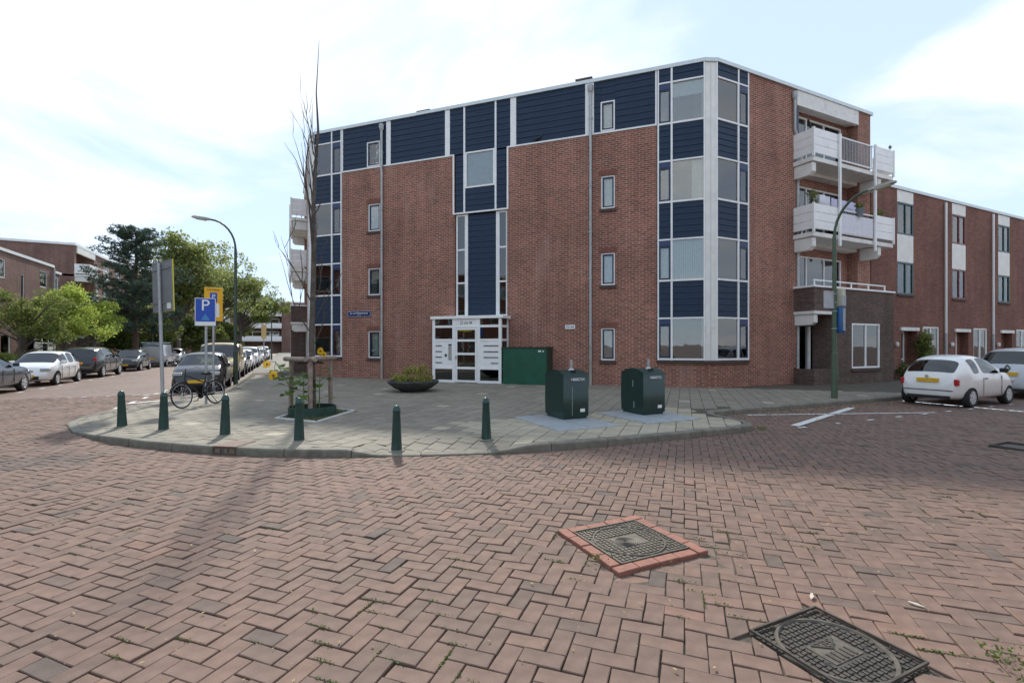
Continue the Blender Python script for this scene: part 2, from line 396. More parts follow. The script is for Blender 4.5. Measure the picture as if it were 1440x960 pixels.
# ------------------------------------------------------------------ ground: road, kerb, pavement
# kerb line (road side), walked from the left street round the corner to the right street: x, y, kerb height
KO = [(-1.95,130,.11),(-1.95,60,.11),(-1.95,30,.11),(-1.95,19.6,.11),(-2.0,18.3,.11),(-2.35,17.5,.11),(-2.95,16.8,.10),(-3.55,16.05,.06),(-4.02,15.1,.03),
      (-4.26,13.9,.022),(-4.14,12.75,.022),(-3.66,11.55,.025),(-3.1,10.62,.07),(-2.62,9.95,.11),(-2.11,9.37,.11),(-1.44,8.75,.11),(-1.0,8.37,.11),
      (-.34,7.89,.11),(.32,7.51,.11),(.75,7.30,.11),(1.1,7.15,.035),(1.5,7.0,.02),(2.2,6.77,.02),(2.7,6.61,.022),(2.95,6.55,.05),(3.4,6.47,.11),
      (4.62,6.34,.11),(6.04,6.27,.11),(7.6,6.24,.11),(8.02,6.30,.11),(8.3,6.55,.11),(8.45,7.2,.11),(8.58,7.7,.11),(8.9,8.0,.11),(10.2,8.0,.11),(30,8.0,.11),(90,8.0,.11)]
KW = .15
def arc():
    d = [0.]
    for a, b in zip(KO, KO[1:]): d.append(d[-1] + math.hypot(b[0]-a[0], b[1]-a[1]))
    return d
KD = arc()
def kerb_at(s):
    for i in range(len(KO)-1):
        if s <= KD[i+1] or i == len(KO)-2:
            t = (s - KD[i]) / (KD[i+1] - KD[i]); a, b = KO[i], KO[i+1]
            return [a[j] + (b[j]-a[j])*t for j in range(3)]
def seg_normals():                    # normal pointing to the pavement side (left of walking direction)
    N = []
    for a, b in zip(KO, KO[1:]):
        dx, dy = b[0]-a[0], b[1]-a[1]; l = math.hypot(dx, dy); N.append((-dy/l, dx/l))
    return N
KN = seg_normals()
def vert_normal(i):
    a = KN[max(i-1,0)]; b = KN[min(i,len(KN)-1)]; x, y = a[0]+b[0], a[1]+b[1]; l = math.hypot(x,y); x, y = x/l, y/l
    k = 1 / max(.5, x*a[0] + y*a[1]); return x*k, y*k
VN = [vert_normal(i) for i in range(len(KO))]
def near_kerb(x, y):
    """signed distance to the kerb line (+ on the pavement), and kerb height there"""
    best = (1e9, .11, 0)
    for i in range(len(KO)-1):
        a, b = KO[i], KO[i+1]; dx, dy = b[0]-a[0], b[1]-a[1]; l2 = dx*dx+dy*dy
        t = max(0, min(1, ((x-a[0])*dx + (y-a[1])*dy)/l2)); px, py = a[0]+dx*t, a[1]+dy*t
        d = math.hypot(x-px, y-py)
        if d < best[0] - 1e-9:
            sg = (x-a[0])*KN[i][0] + (y-a[1])*KN[i][1]
            best = (d, a[2]+(b[2]-a[2])*t, i, sg)
    return (best[0] if best[3] >= 0 else -best[0]), best[1], best[2]
def zpave(x, y):
    d, h, _ = near_kerb(x, y)
    t = max(0, min(1, (abs(d)-.1)/.75)); t = t*t*(3-2*t)
    return h + (.11-h)*t
def clip(poly, px, py, nx, ny):
    out = []
    for i in range(len(poly)):
        a, b = poly[i], poly[(i+1)%len(poly)]
        da = (a[0]-px)*nx + (a[1]-py)*ny; db = (b[0]-px)*nx + (b[1]-py)*ny
        if da >= 0: out.append(a)
        if (da > 0) != (db > 0) and abs(da-db) > 1e-9:
            t = da/(da-db); out.append((a[0]+(b[0]-a[0])*t, a[1]+(b[1]-a[1])*t))
    return out
def area(p): return .5*sum(p[i][0]*p[(i+1)%len(p)][1]-p[(i+1)%len(p)][0]*p[i][1] for i in range(len(p)))
CC, CS = math.cos(R_(25.1)), math.sin(R_(25.1))
def to_view(x, y): return CC*x - CS*y, CS*x + CC*y      # across, depth as seen from the crossing
def slab(mb, poly, z, dep, ch, val, tilt=(0,0), inset=True):
    """one paving piece: chamfered top, sides down to the bed"""
    n = len(poly); cx = sum(p[0] for p in poly)/n; cy = sum(p[1] for p in poly)/n
    zz = lambda x, y: z + (x-cx)*tilt[0] + (y-cy)*tilt[1]
    vs = [(x, y, zz(x,y)-dep) for x, y in poly] + [(x, y, zz(x,y)-ch) for x, y in poly]
    for i in range(n):
        a, b, c = poly[i-1], poly[i], poly[(i+1)%n]
        ux, uy = a[0]-b[0], a[1]-b[1]; vx, vy = c[0]-b[0], c[1]-b[1]
        lu, lv = math.hypot(ux,uy) or 1, math.hypot(vx,vy) or 1
        k = ch * 1.1
        x, y = b[0]+(ux/lu+vx/lv)*k, b[1]+(uy/lu+vy/lv)*k
        vs.append((x, y, zz(x,y)))
    fs = [tuple(range(2*n,3*n))]
    for i in range(n):
        j = (i+1)%n
        fs += [(i,j,n+j,n+i), (n+i,n+j,2*n+j,2*n+i)]
    mb.add(vs, fs, 0, val)

COVERS = [((2.555,3.17), .43, 0.), ((2.65,1.58), .297, 0.), ((10.55,3.4), .31, 0.)]   # manhole squares: centre, half size
ROAD_BOX = (-8.6, 16.5, .2, 19.5)
far = MB()
x0, x1, y0, y1 = ROAD_BOX; B = 900
far.add([(-B,-B,-.006),(x0,-B,-.006),(x0,B,-.006),(-B,B,-.006),(x1,-B,-.006),(B,-B,-.006),(B,B,-.006),(x1,B,-.006),(x0,y0,-.006),(x1,y0,-.006),(x1,y1,-.006),(x0,y1,-.006)],
        [(0,1,2,3),(4,5,6,7),(1,4,9,8),(11,10,7,2)])
road = tag(far.build('road', ROADFAR), kind='structure')
MB().box(x0,x1,y0,y1,-.06,-.024).build('joint_bed', JOINT, road)['kind'] = 'stuff'

# herringbone bricks
A = .1165; ca, sa = math.cos(R_(45)), math.sin(R_(45))
bricks = []
rb = random.Random(3)
def in_view(x, y, marg=1.35, far_=21, near_=.85):
    X, Y = to_view(x, y)
    return near_ < Y < far_ and abs(X) < 1.0746*Y*1.0 + marg
for i in range(-260, 260):
    for j in range(-260, 260):
        k = (i-j) % 4
        if k == 0: w, h = 2*A, A
        elif k == 3: w, h = A, 2*A
        else: continue
        u, v = i*A + w/2, j*A + h/2
        cx, cy = ca*u - sa*v, sa*u + ca*v
        if not (x0 < cx < x1 and y0 < cy < y1) or not in_view(cx, cy): continue
        gap = .0028 + rb.random()*.002
        hw, hh = w/2-gap, h/2-gap
        rot = rb.gauss(0, .017); cr, sr = math.cos(R_(45)+rot), math.sin(R_(45)+rot)
        ox, oy = cx + rb.gauss(0,.0015), cy + rb.gauss(0,.0015)
        poly = [(ox + cr*a - sr*b, oy + sr*a + cr*b) for a, b in ((-hw,-hh),(hw,-hh),(hw,hh),(-hw,hh))]
        d, kh, si = near_kerb(cx, cy)
        if d > .16: continue
        if abs(d) < .2:
            for q in (si,):
                if 0 <= q < len(KN): poly = clip(poly, KO[q][0]-KN[q][0]*.008, KO[q][1]-KN[q][1]*.008, -KN[q][0], -KN[q][1]) if poly and abs((cx-KO[q][0])*KN[q][0]+(cy-KO[q][1])*KN[q][1]) < .25 else poly
        zz = 0
        for (mx_, my_), hs, _ in COVERS:
            ax, ay = cx-mx_, cy-my_; m = max(abs(ax), abs(ay))
            if m < hs - .17: poly = []
            elif m < hs + .17 and poly:
                if abs(ax) > abs(ay): poly = clip(poly, mx_+math.copysign(hs+.008,ax), 0, math.copysign(1,ax), 0)
                else: poly = clip(poly, 0, my_+math.copysign(hs+.008,ay), 0, math.copysign(1,ay))
            if hs > .4: zz -= .013*math.exp(-max(0, m-hs)**2/.09)
            
        if len(poly) < 3 or area(poly) < .0025: continue
        zz += .009*mnoise.noise((cx*.7, cy*.7, 0)) + .005*mnoise.noise((cx*2.6, cy*2.6, 4)) - .006 + rb.gauss(0, .0022)
        patch = mnoise.noise((cx*.5, cy*.5, 9))
        val = min(.93, max(0, rb.gauss(.53 + .15*patch, .15)))
        if rb.random() < .04: val = rb.uniform(.05, .22)
        if rb.random() < .004: val = 1
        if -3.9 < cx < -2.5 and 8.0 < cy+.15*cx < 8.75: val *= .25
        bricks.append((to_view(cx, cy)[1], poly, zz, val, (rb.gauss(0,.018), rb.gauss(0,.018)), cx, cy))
print('bricks', len(bricks))
vis = sorted(bricks, key=lambda b: b[0] + (50 if abs(to_view(b[5],b[6])[0]) > 1.07*b[0] or b[0] < 2.27 else 0))
keep = set(id(b) for b in vis[:300])
rest = MB()
for b in bricks:
    if id(b) in keep:
        m1 = MB(); slab(m1, [(x-b[5], y-b[6]) for x, y in b[1]], 0, .05, .0035, b[3], b[4])
        m1.build('brick', ROADBRICK, road, (b[5], b[6], b[2]), attr=True)
    else: slab(rest, b[1], b[2], .05, .0035, b[3], b[4])
rest.build('brick_paving', ROADBRICK, road, attr=True)['kind'] = 'stuff'

# kerb stones
def kerb_piece(s0, s1):
    ss = [s0] + [d for d in KD if s0+.02 < d < s1-.02] + [s1]
    o, i = [], []
    for s in ss:
        x, y, h = kerb_at(s)
        k = max(j for j in range(len(KD)-1) if KD[j] <= s+1e-6); t = (s-KD[k])/(KD[k+1]-KD[k])
        nx = VN[k][0]*(1-t)+VN[k+1][0]*t; ny = VN[k][1]*(1-t)+VN[k+1][1]*t
        o.append((x, y, h)); i.append((x+nx*KW, y+ny*KW, h))
    m = MB(); n = len(ss); cx, cy = o[n//2][0], o[n//2][1]
    vs = []
    for p, q in zip(o, i):
        dx, dy = (q[0]-p[0])/KW, (q[1]-p[1])/KW; e = min(.025, p[2]*.6)
        vs += [(p[0]-cx, p[1]-cy, -.03), (p[0]-cx, p[1]-cy, p[2]-e), (p[0]+dx*.012-cx, p[1]+dy*.012-cy, p[2]-.004), (p[0]+dx*.03-cx, p[1]+dy*.03-cy, p[2]+.001), (q[0]-cx, q[1]-cy, q[2]+.001), (q[0]-cx, q[1]-cy, -.03)]
    fs = [(a*6+k, (a+1)*6+k, (a+1)*6+k+1, a*6+k+1) for a in range(n-1) for k in range(5)]
    fs += [(0,1,2,3,4,5), tuple(range((n-1)*6+5, (n-1)*6-1, -1))]
    m.add(vs, fs); return m, (cx, cy, 0)
pm = MB()
inner = [(KO[i][0]+VN[i][0]*KW*.9, KO[i][1]+VN[i][1]*KW*.9) for i in range(len(KO))]
GULLY = (-1.03, 8.39, -.70, 8.16)

# pavement: bed sheet near, textured sheet far, tiles in rows square to the entrance front
near_pts = [p for p in inner if p[0] < 30 and p[1] < 32]
bed = MB()
poly = near_pts + [(30.0, 8.15), (30.0, 12.6), (13.8, 12.9), (1.4, 25.3), (1.2, 30), (-1.8, 30)]
seen = []
for p in poly:
    if not seen or math.hypot(p[0]-seen[-1][0], p[1]-seen[-1][1]) > .01: seen.append(p)
farp = MB()
farp.add([(30,8.15,.104),(90,8.15,.104),(90,12.6,.104),(30,12.6,.104)], [(0,1,2,3)])
farp.add([(-1.8,30,.104),(1.2,30,.104),(1.2,130,.104),(-1.8,130,.104)], [(0,1,2,3)])
pavement = tag(farp.build('pavement', PAVEFAR), kind='structure')
bm = bmesh.new()
vsb = [bm.verts.new((x, y, zpave(x,y)-.016)) for x, y in seen]
f = bm.faces.new(vsb); bmesh.ops.triangulate(bm, faces=[f])
for _ in range(3): bmesh.ops.subdivide_edges(bm, edges=[e for e in bm.edges if e.calc_length() > .7], cuts=1)
bmesh.ops.triangulate(bm, faces=bm.faces[:])
for v in bm.verts: v.co.z = zpave(v.co.x, v.co.y) - .016
bmesh.ops.recalc_face_normals(bm, faces=bm.faces[:])
if bm.faces[:][0].normal.z < 0: bmesh.ops.reverse_faces(bm, faces=bm.faces[:])
me = bpy.data.meshes.new('tile_bed'); bm.to_mesh(me); bm.free(); me.materials.append(JOINT)
link(bpy.data.objects.new('tile_bed', me), pavement)['kind'] = 'stuff'
s = KD[2]
while s < KD[-2] - 1:
    L_ = 1.0 if KD[3] < s < KD[-4] else (1.0 if s > KD[-4] else 2.5)
    m, c = kerb_piece(s+.006, min(s+L_, KD[-2])-.006)
    m.build('kerb_stone', KERB, pavement, c)
    s += L_
m, c = kerb_piece(0, KD[2]); o = m.build('kerb_stone', KERB, pavement, c)
m, c = kerb_piece(KD[-2], KD[-1]); o = m.build('kerb_stone', KERB, pavement, c)

T = .30; tiles = []
rt = random.Random(5)
PIT = [(-.24,11.07),(.5,10.15),(1.37,11.6),(.56,12.75)]
BINS = (2.95, 8.62, 6.3, 8.95)
def in_poly(p, poly):
    c = False
    for a, b in zip(poly, poly[1:] + poly[:1]):
        if (a[1] > p[1]) != (b[1] > p[1]) and p[0] < (b[0]-a[0])*(p[1]-a[1])/(b[1]-a[1]) + a[0]: c = not c
    return c
for i in range(-140, 140):
    for j in range(-140, 140):
        u, v = i*T, j*T + (T/2 if i % 2 else 0)         # rows run across the front, joints staggered
        cx, cy = ca*u + sa*v, -sa*u + ca*v
        if cx+cy > 26.35 or cx > 29.8 or cy > 29.5 or (cx > 13.5 and cy > 12.55) or (cx < 1.4 and cy > 25.5 and cx > 1.0): continue
        if not in_view(cx, cy, 2.0, 36): continue
        d, kh, si = near_kerb(cx, cy)
        if d < .05: continue
        gap = .006; hw = T/2-gap; rot = rt.gauss(0,.006); cr, sr = math.cos(R_(-45)+rot), math.sin(R_(-45)+rot)
        ox, oy = cx + rt.gauss(0,.0012), cy + rt.gauss(0,.0012)
        halves = ((-hw,hw),)
        inb = BINS[0] < cx < BINS[1] and BINS[2] < cy < BINS[3] and cx + .55*cy > 7.05
        if inb: halves = ((-hw,-gap*.6),(gap*.6,hw))
        for ha, hb in halves:
            poly = [(ox + cr*a - sr*b, oy + sr*a + cr*b) for a, b in ((-hw,ha),(hw,ha),(hw,hb),(-hw,hb))]
            if d < .45:
                for q in (si-1, si, si+1):
                    if 0 <= q < len(KN) and poly:
                        nx, ny = KN[q]
                        if abs((cx-KO[q][0])*nx + (cy-KO[q][1])*ny) < .5:
                            poly = clip(poly, KO[q][0]+nx*(KW+.006), KO[q][1]+ny*(KW+.006), nx, ny)
            if not poly: continue
            mx_ = sum(p[0] for p in poly)/len(poly); my_ = sum(p[1] for p in poly)/len(poly)
            if in_poly((mx_, my_), PIT): continue
            if len(poly) < 3 or area(poly) < .004: continue
            e = .06; z0_ = zpave(mx_, my_); tx = (zpave(mx_+e, my_)-zpave(mx_-e, my_))/(2*e); ty = (zpave(mx_, my_+e)-zpave(mx_, my_-e))/(2*e)
            pt = mnoise.noise((cx*.6, cy*.6, 2))
            val = min(.7, max(0, rt.gauss(.42+.2*pt, .10)))
            if inb: val = min(1, max(.72, rt.gauss(.86, .07)))
            elif rt.random() < .012: val = .9
            tiles.append((to_view(mx_, my_)[1], poly, z0_ + .004*mnoise.noise((cx, cy, 7)) + rt.gauss(0,.0012), val, (tx+rt.gauss(0,.006), ty+rt.gauss(0,.006)), mx_, my_))
print('tiles', len(tiles))
vis = sorted(tiles, key=lambda b: b[0]); keep = set(id(b) for b in vis[:300]); rest = MB()
for b in tiles:
    if id(b) in keep:
        m1 = MB(); slab(m1, [(x-b[5], y-b[6]) for x, y in b[1]], 0, .04, .003, b[3], b[4])
        m1.build('paving_tile', TILE, pavement, (b[5], b[6], b[2]), attr=True)
    else: slab(rest, b[1], b[2], .04, .003, b[3], b[4])
rest.build('tile_paving', TILE, pavement, attr=True)['kind'] = 'stuff'

# far pavement of the left street and the green strip in front of the houses
vg = MB(); vg.box(-13.2,-10.6,5,125,-.03,.09)
tag(vg.build('far_pavement', PAVEFAR), kind='structure')
for k in range(24):
    MB().box(-10.595,-10.45,10+k*5,14.99+k*5,-.03,.11).build('kerb_stone', KERB, bpy.data.objects['far_pavement'])
vg = MB(); vg.box(-19.9,-13.2,5,125,-.03,.07)
tag(vg.build('front_gardens', mat('garden_ground', (.055,.07,.025), .95, .4, 2, .5, 20)), kind='structure')
# painted lines on the road
def line(a, b, w, seg=None):
    m = MB(); d = Vector((b[0]-a[0], b[1]-a[1])); L_ = d.length; d /= L_; n = Vector((-d.y, d.x))*w/2
    N = max(1, int(L_/.12)); rr = random.Random(int(a[0]*100))
    for k in range(N):
        if seg and (k*L_/N) % seg[0] > seg[1]: continue
        if rr.random() < .04: continue
        p = Vector(a[:2])+d*(L_*k/N+.006); q = Vector(a[:2])+d*(L_*(k+1)/N-.006)
        m.add([(p.x-n.x,p.y-n.y,.0045),(q.x-n.x,q.y-n.y,.0045),(q.x+n.x,q.y+n.y,.0045),(p.x+n.x,p.y+n.y,.0045)], [(0,1,2,3)])
    return m.build('painted_line', LINE, road)
line((9.25,6.30), (13.3,7.50), .16)
line((9.7,7.75), (14.2,6.1), .09)
line((9.1,6.12), (26,6.02), .07, (1.1,.22))
line((-4.05,15.4), (-4.05,40), .10, (1.3,.45))
line((-3.5,16.4), (-2.1,20.5), .08)
line((-4.1,16.6), (-3.3,17.3), .16)
line((-8.45,22), (-8.45,60), .09, (1.6,.4))

# ------------------------------------------------------------------ building helpers
class Frame:
    """a wall plane: local x along the wall, local -y out of it"""
    def __init__(s, root, origin, rz): s.root = root; s.o = origin; s.rz = rz
    def put(s, mb, name, mats, parent=None, **k):
        if parent is None:
            return mb.build(name, mats, s.root, (s.o[0]-s.root.location.x, s.o[1]-s.root.location.y, 0), s.rz, **k)
        return mb.build(name, mats, parent, **k)
def wall(mb, x0, x1, z0, z1, holes=(), y=0., rev=.14, mi=0):
    xs = sorted({x0, x1, *[min(max(v,x0),x1) for h in holes for v in h[:2]]}); zs = sorted({z0, z1, *[min(max(v,z0),z1) for h in holes for v in h[2:4]]})
    for a, b in zip(xs, xs[1:]):
        for c, d in zip(zs, zs[1:]):
            mx_, mz = (a+b)/2, (c+d)/2
            if any(h[0] < mx_ < h[1] and h[2] < mz < h[3] for h in holes): continue
            mb.add([(a,y,c),(b,y,c),(b,y,d),(a,y,d)], [(0,1,2,3)], mi)
    for h in holes:
        a, b, c, d = h[:4]; r = h[4] if len(h) > 4 else rev
        mb.add([(a,y,c),(a,y,d),(a,y+r,d),(a,y+r,c)], [(0,1,2,3)], mi); mb.add([(b,y,c),(b,y+r,c),(b,y+r,d),(b,y,d)], [(0,1,2,3)], mi)
        mb.add([(a,y,c),(a,y+r,c),(b,y+r,c),(b,y,c)], [(0,1,2,3)], mi); mb.add([(a,y,d),(b,y,d),(b,y+r,d),(a,y+r,d)], [(0,1,2,3)], mi)
    return mb
def ring(mb, x0, x1, z0, z1, t, y0, y1, mi=0):
    mb.box(x0,x1,y0,y1,z0,z0+t,mi); mb.box(x0,x1,y0,y1,z1-t,z1,mi); mb.box(x0,x0+t,y0+.0005,y1-.0005,z0+t,z1-t,mi); mb.box(x1-t,x1,y0+.0005,y1-.0005,z0+t,z1-t,mi)
    return mb
def curtain_mesh(x0, x1, z0, z1, y, amp=.025, per=.11, seed=0):
    m = MB(); n = max(6, int((x1-x0)/.02)); r = random.Random(seed); ph = r.random()*6
    vs = []
    for i in range(n+1):
        x = x0+(x1-x0)*i/n; yy = y + amp*math.sin(x*6.283/per+ph) + amp*.5*math.sin(x*6.283/per*.43+ph*2)
        vs += [(x,yy,z0),(x,yy,z1)]
    return m.add(vs, [(2*i,2*i+2,2*i+3,2*i+1) for i in range(n)])
wseed = [0]
def window(fr, x0, x1, z0, z1, y=.05, outer=WHITE, sash=None, t=.05, st=.055, glass=GLASS, mull=(), trans=(), inside=None, parent=None, name='window'):
    """outer frame = the part; pane, sash and curtain = its sub-parts"""
    m = ring(MB(), x0, x1, z0, z1, t, y-.03, y+.06)
    for u in mull: m.box(u-t/2, u+t/2, y-.028, y+.058, z0+t, z1-t)
    for w in trans: m.box(x0+t, x1-t, y-.026, y+.056, w-t/2, w+t/2)
    w = fr.put(m, name, outer, parent, bevel=.006)
    a, b, c, d = x0+t, x1-t, z0+t, z1-t
    if sash:
        fr.put(ring(MB(), a+.002, b-.002, c+.002, d-.002, st, y-.012, y+.04), 'sash', sash, w, bevel=.005)
        a, b, c, d = a+st, b-st, c+st, d-st
    edges = [a] + [v for u in mull for v in (u-t/2, u+t/2)] + [b]
    for k in range(0, len(edges), 2):
        fr.put(MB().box(edges[k]-.004, edges[k+1]+.004, y+.012, y+.022, c-.004, d+.004), 'pane', glass, w)
    wseed[0] += 1
    if inside:
        kind = inside
        if kind == 'net': fr.put(curtain_mesh(a, b, c-.02, d, y+.14, .015, .09, wseed[0]), 'curtain', CURTAIN, w, smooth=True, auto=False)
        elif kind == 'blind':
            bl = MB(); n = max(4, int((b-a)/.09))
            for i in range(n):
                xx = a + (b-a)*(i+.5)/n; ww = .042
                bl.add([(xx-ww,y+.12,c),(xx+ww*.6,y+.15,c),(xx+ww*.6,y+.15,d),(xx-ww,y+.12,d)], [(0,1,2,3)])
            fr.put(bl, 'blind', CURTAIN, w)
        elif kind == 'half': fr.put(curtain_mesh(a+(b-a)*.66, b, c-.02, d, y+.14, .02, .1, wseed[0]), 'curtain', CURTAIN, w, smooth=True, auto=False)
        elif kind == 'roller': fr.put(MB().box(a, b, y+.09, y+.10, c+(d-c)*.62, d), 'roller_blind', CURTAIN, w)
        elif kind == 'red': fr.put(curtain_mesh(a, b, c+.1, d, y+.14, .03, .16, wseed[0]), 'curtain', CURTAIN_R, w, smooth=True, auto=False)
        elif kind == 'grey': fr.put(MB().box(a-.01, b+.01, y+.12, y+.13, c, d), 'screen', CURTAIN_G, w)
    return w
PLANK_N = [0]
def _plank():
    m = MB(); m.extrude_x([(0,0),(-.022,0),(-.024,.02),(-.006,1.0),(0,1.0)], 0, 1)
    return m
plank_mesh = None
def cladding(fr, x0, x1, z0, z1, y=0., n=None, parent=None):
    """boarded panel: a backing board and its overlapping boards"""
    global plank_mesh
    if plank_mesh is None: plank_mesh = _plank().mesh('plank', [NAVY])
    p = fr.put(MB().box(x0, x1, y, y+.03, z0, z1), 'cladding_panel', NAVY, parent)
    n = n or max(1, round((z1-z0)/.235)); h = (z1-z0)/n
    for i in range(n):
        o = link(bpy.data.objects.new('plank', plank_mesh), p); o.location = (x0+.003, y-.001+rnd.uniform(-.002,.001), z0+i*h+.006); o.scale = (x1-x0-.006, 1, h-.006)
    return p
def strip(fr, name, m, *boxes, **k):
    b = MB()
    for bx in boxes: b.box(*bx)
    return fr.put(b, name, m, **k)

# ------------------------------------------------------------------ the corner apartment building
apt = thing('apartment_building', 'four storey corner block of red brick with dark blue boarded bands and white entrance porch', 'building', (8, 18, 0))
FF = Frame(apt, (1.115, 25.02), R_(-45))        # entrance front, 17.56 m
FR = Frame(apt, (13.97, 12.42), 0)              # right-hand wing
FL = Frame(apt, (.935, 25.46), R_(-90))         # left-hand wing (mirrored)
W_ = 17.56; ROOF = 11.82; BAND = 9.80
ZW = [(1.16,2.60), (4.05,5.49), (6.94,8.38), (9.83,11.27)]      # storey window bands
SP = [(2.66,3.99), (5.55,6.88), (8.44,9.77), (11.33,ROOF)]      # boarded bands between
# brick front
small = [(zb, zt) for zb, zt in ((1.06,2.30),(3.95,5.19),(6.90,8.16))]
holes = [(3.12,3.78,a,b) for a,b in small] + [(13.87,14.40,a,b) for a,b in small]
fb = MB()
wall(fb, 1.66, 7.58, 0, BAND, holes[:3]); wall(fb, 10.0, 15.93, 0, BAND, holes[3:])
wall(fb, 7.58, 10.0, 0, .16)
fb.add([(7.58,0,0),(7.58,.30,0),(7.58,.30,BAND),(7.58,0,BAND)], [(0,1,2,3)]); fb.add([(10.0,0,0),(10.0,0,BAND),(10.0,.3,BAND),(10.0,.3,0)], [(0,1,2,3)])
for a, b in ((.0,1.66),(15.93,17.60)): wall(fb, a, b, 0, .98)
FF.put(fb, 'front_wall', BRICK)
for i, (a, b) in enumerate(small):
    window(FF, 3.12, 3.78, a, b, .06, WHITE, NAVY_F, inside=['net','roller',None][i]); window(FF, 13.87, 14.40, a, b, .06, WHITE, NAVY_F, inside='net' if i else 'grey')
    for u0, u1 in ((3.12,3.78),(13.87,14.40)):
        sl = MB(); n = 7
        for k in range(n): sl.box(u0-.06+(u1-u0+.12)*k/n+.004, u0-.06+(u1-u0+.12)*(k+1)/n-.004, -.05, .1, a-.13, a-.015)
        FF.put(sl, 'window_sill', SILL)
        so = MB(); n = 11
        for k in range(n): so.box(u0-.08+(u1-u0+.16)*k/n+.005, u0-.08+(u1-u0+.16)*(k+1)/n-.005, -.008, .02, b+.005, b+.20)
        FF.put(so, 'lintel_course', mat('soldier_brick', (.21,.085,.06), .85, .3, 14, .3, 60))
# top boarded band between white posts
yb = .012
segs = [(1.72,4.13),(4.36,7.13),(10.40,13.26),(13.60,15.88)]
for a, b in segs:
    if a < 2 or a > 13:   # panels with a narrow window
        u0, u1 = (3.10,3.76) if a < 2 else (13.88,14.38)
        cladding(FF, a, u0-.03, 9.86, ROOF, yb); cladding(FF, u1+.03, b, 9.86, ROOF, yb); cladding(FF, u0-.03, u1+.03, 11.02, ROOF, yb, 3)
        window(FF, u0-.02, u1+.02, 9.87, 11.01, .0, WHITE, NAVY_F, inside='net')
    else: cladding(FF, a, b, 9.86, ROOF, yb)
for a, b in ((7.36,8.01),(9.53,10.15)): cladding(FF, a, b, BAND+.03, ROOF, yb)
for a, b in ((7.64,8.01),(9.53,9.95)): cladding(FF, a, b, 7.33, BAND-.02, yb)
cladding(FF, 8.09, 9.45, 9.90, ROOF, yb); cladding(FF, 8.09, 9.45, 7.33, 8.30, yb)
window(FF, 8.09, 9.45, 8.33, 9.87, -.0, WHITE, t=.07, inside='grey')
posts = [(1.66,1.72),(4.13,4.36),(7.13,7.36),(8.01,8.09),(9.45,9.53),(10.15,10.40),(13.26,13.60),(15.88,15.94)]
for a, b in posts:
    lo = 7.33 if 8 < a < 9.5 else 9.86
    strip(FF, 'white_post', WHITE, (a, b, -.03, .03, lo, ROOF), bevel=.006)
strip(FF, 'white_band', WHITE, (1.66,7.50,-.035,.03,9.79,9.855), (10.06,15.94,-.035,.03,9.79,9.855), (7.50,7.57,-.036,.03,7.26,9.855), (9.99,10.06,-.036,.03,7.26,9.855), (7.57,9.99,-.034,.03,7.26,7.325), bevel=.006)
# stair column: glass strips either side of a tall boarded panel
ys = .10
for a, b in ((7.62,8.10),(9.56,9.99)):
    window(FF, a, b, 2.86, 7.25, ys, WHITE, t=.07, trans=(4.31,5.74), glass=GLASS_D, name='stair_window')
cladding(FF, 8.18, 9.48, 2.92, 7.22, ys+.01, 18)
strip(FF, 'white_post', WHITE, (8.10,8.18,ys-.04,ys+.06,2.86,7.25), (9.48,9.56,ys-.04,ys+.06,2.86,7.25))
# downpipes
for u in (3.93, 13.48):
    p = MB(); p.tube([(u,-.10,9.8),(u,-.10,11.55)], .06, 10); p.lathe([(.06,0),(.11,.1),(.12,.28),(.03,.34)], 12, (u,-.10,11.4))
    p.tube([(u,-.10,9.95),(u,-.13,9.75),(u,-.085,9.5),(u,-.085,1.55)], .052, 10)
    d = FF.put(p, 'downpipe', ZINC, smooth=True)
    FF.put(MB().tube([(u,-.085,1.6),(u,-.085,.06)], .058, 10), 'pipe_foot', PIPE_G, d, smooth=True)
    br = MB()
    for z in (2.4,4.2,6.0,7.8,10.4): br.box(u-.075,u+.075,-.15,0,z,z+.03)
    FF.put(br, 'bracket', ZINC, d)
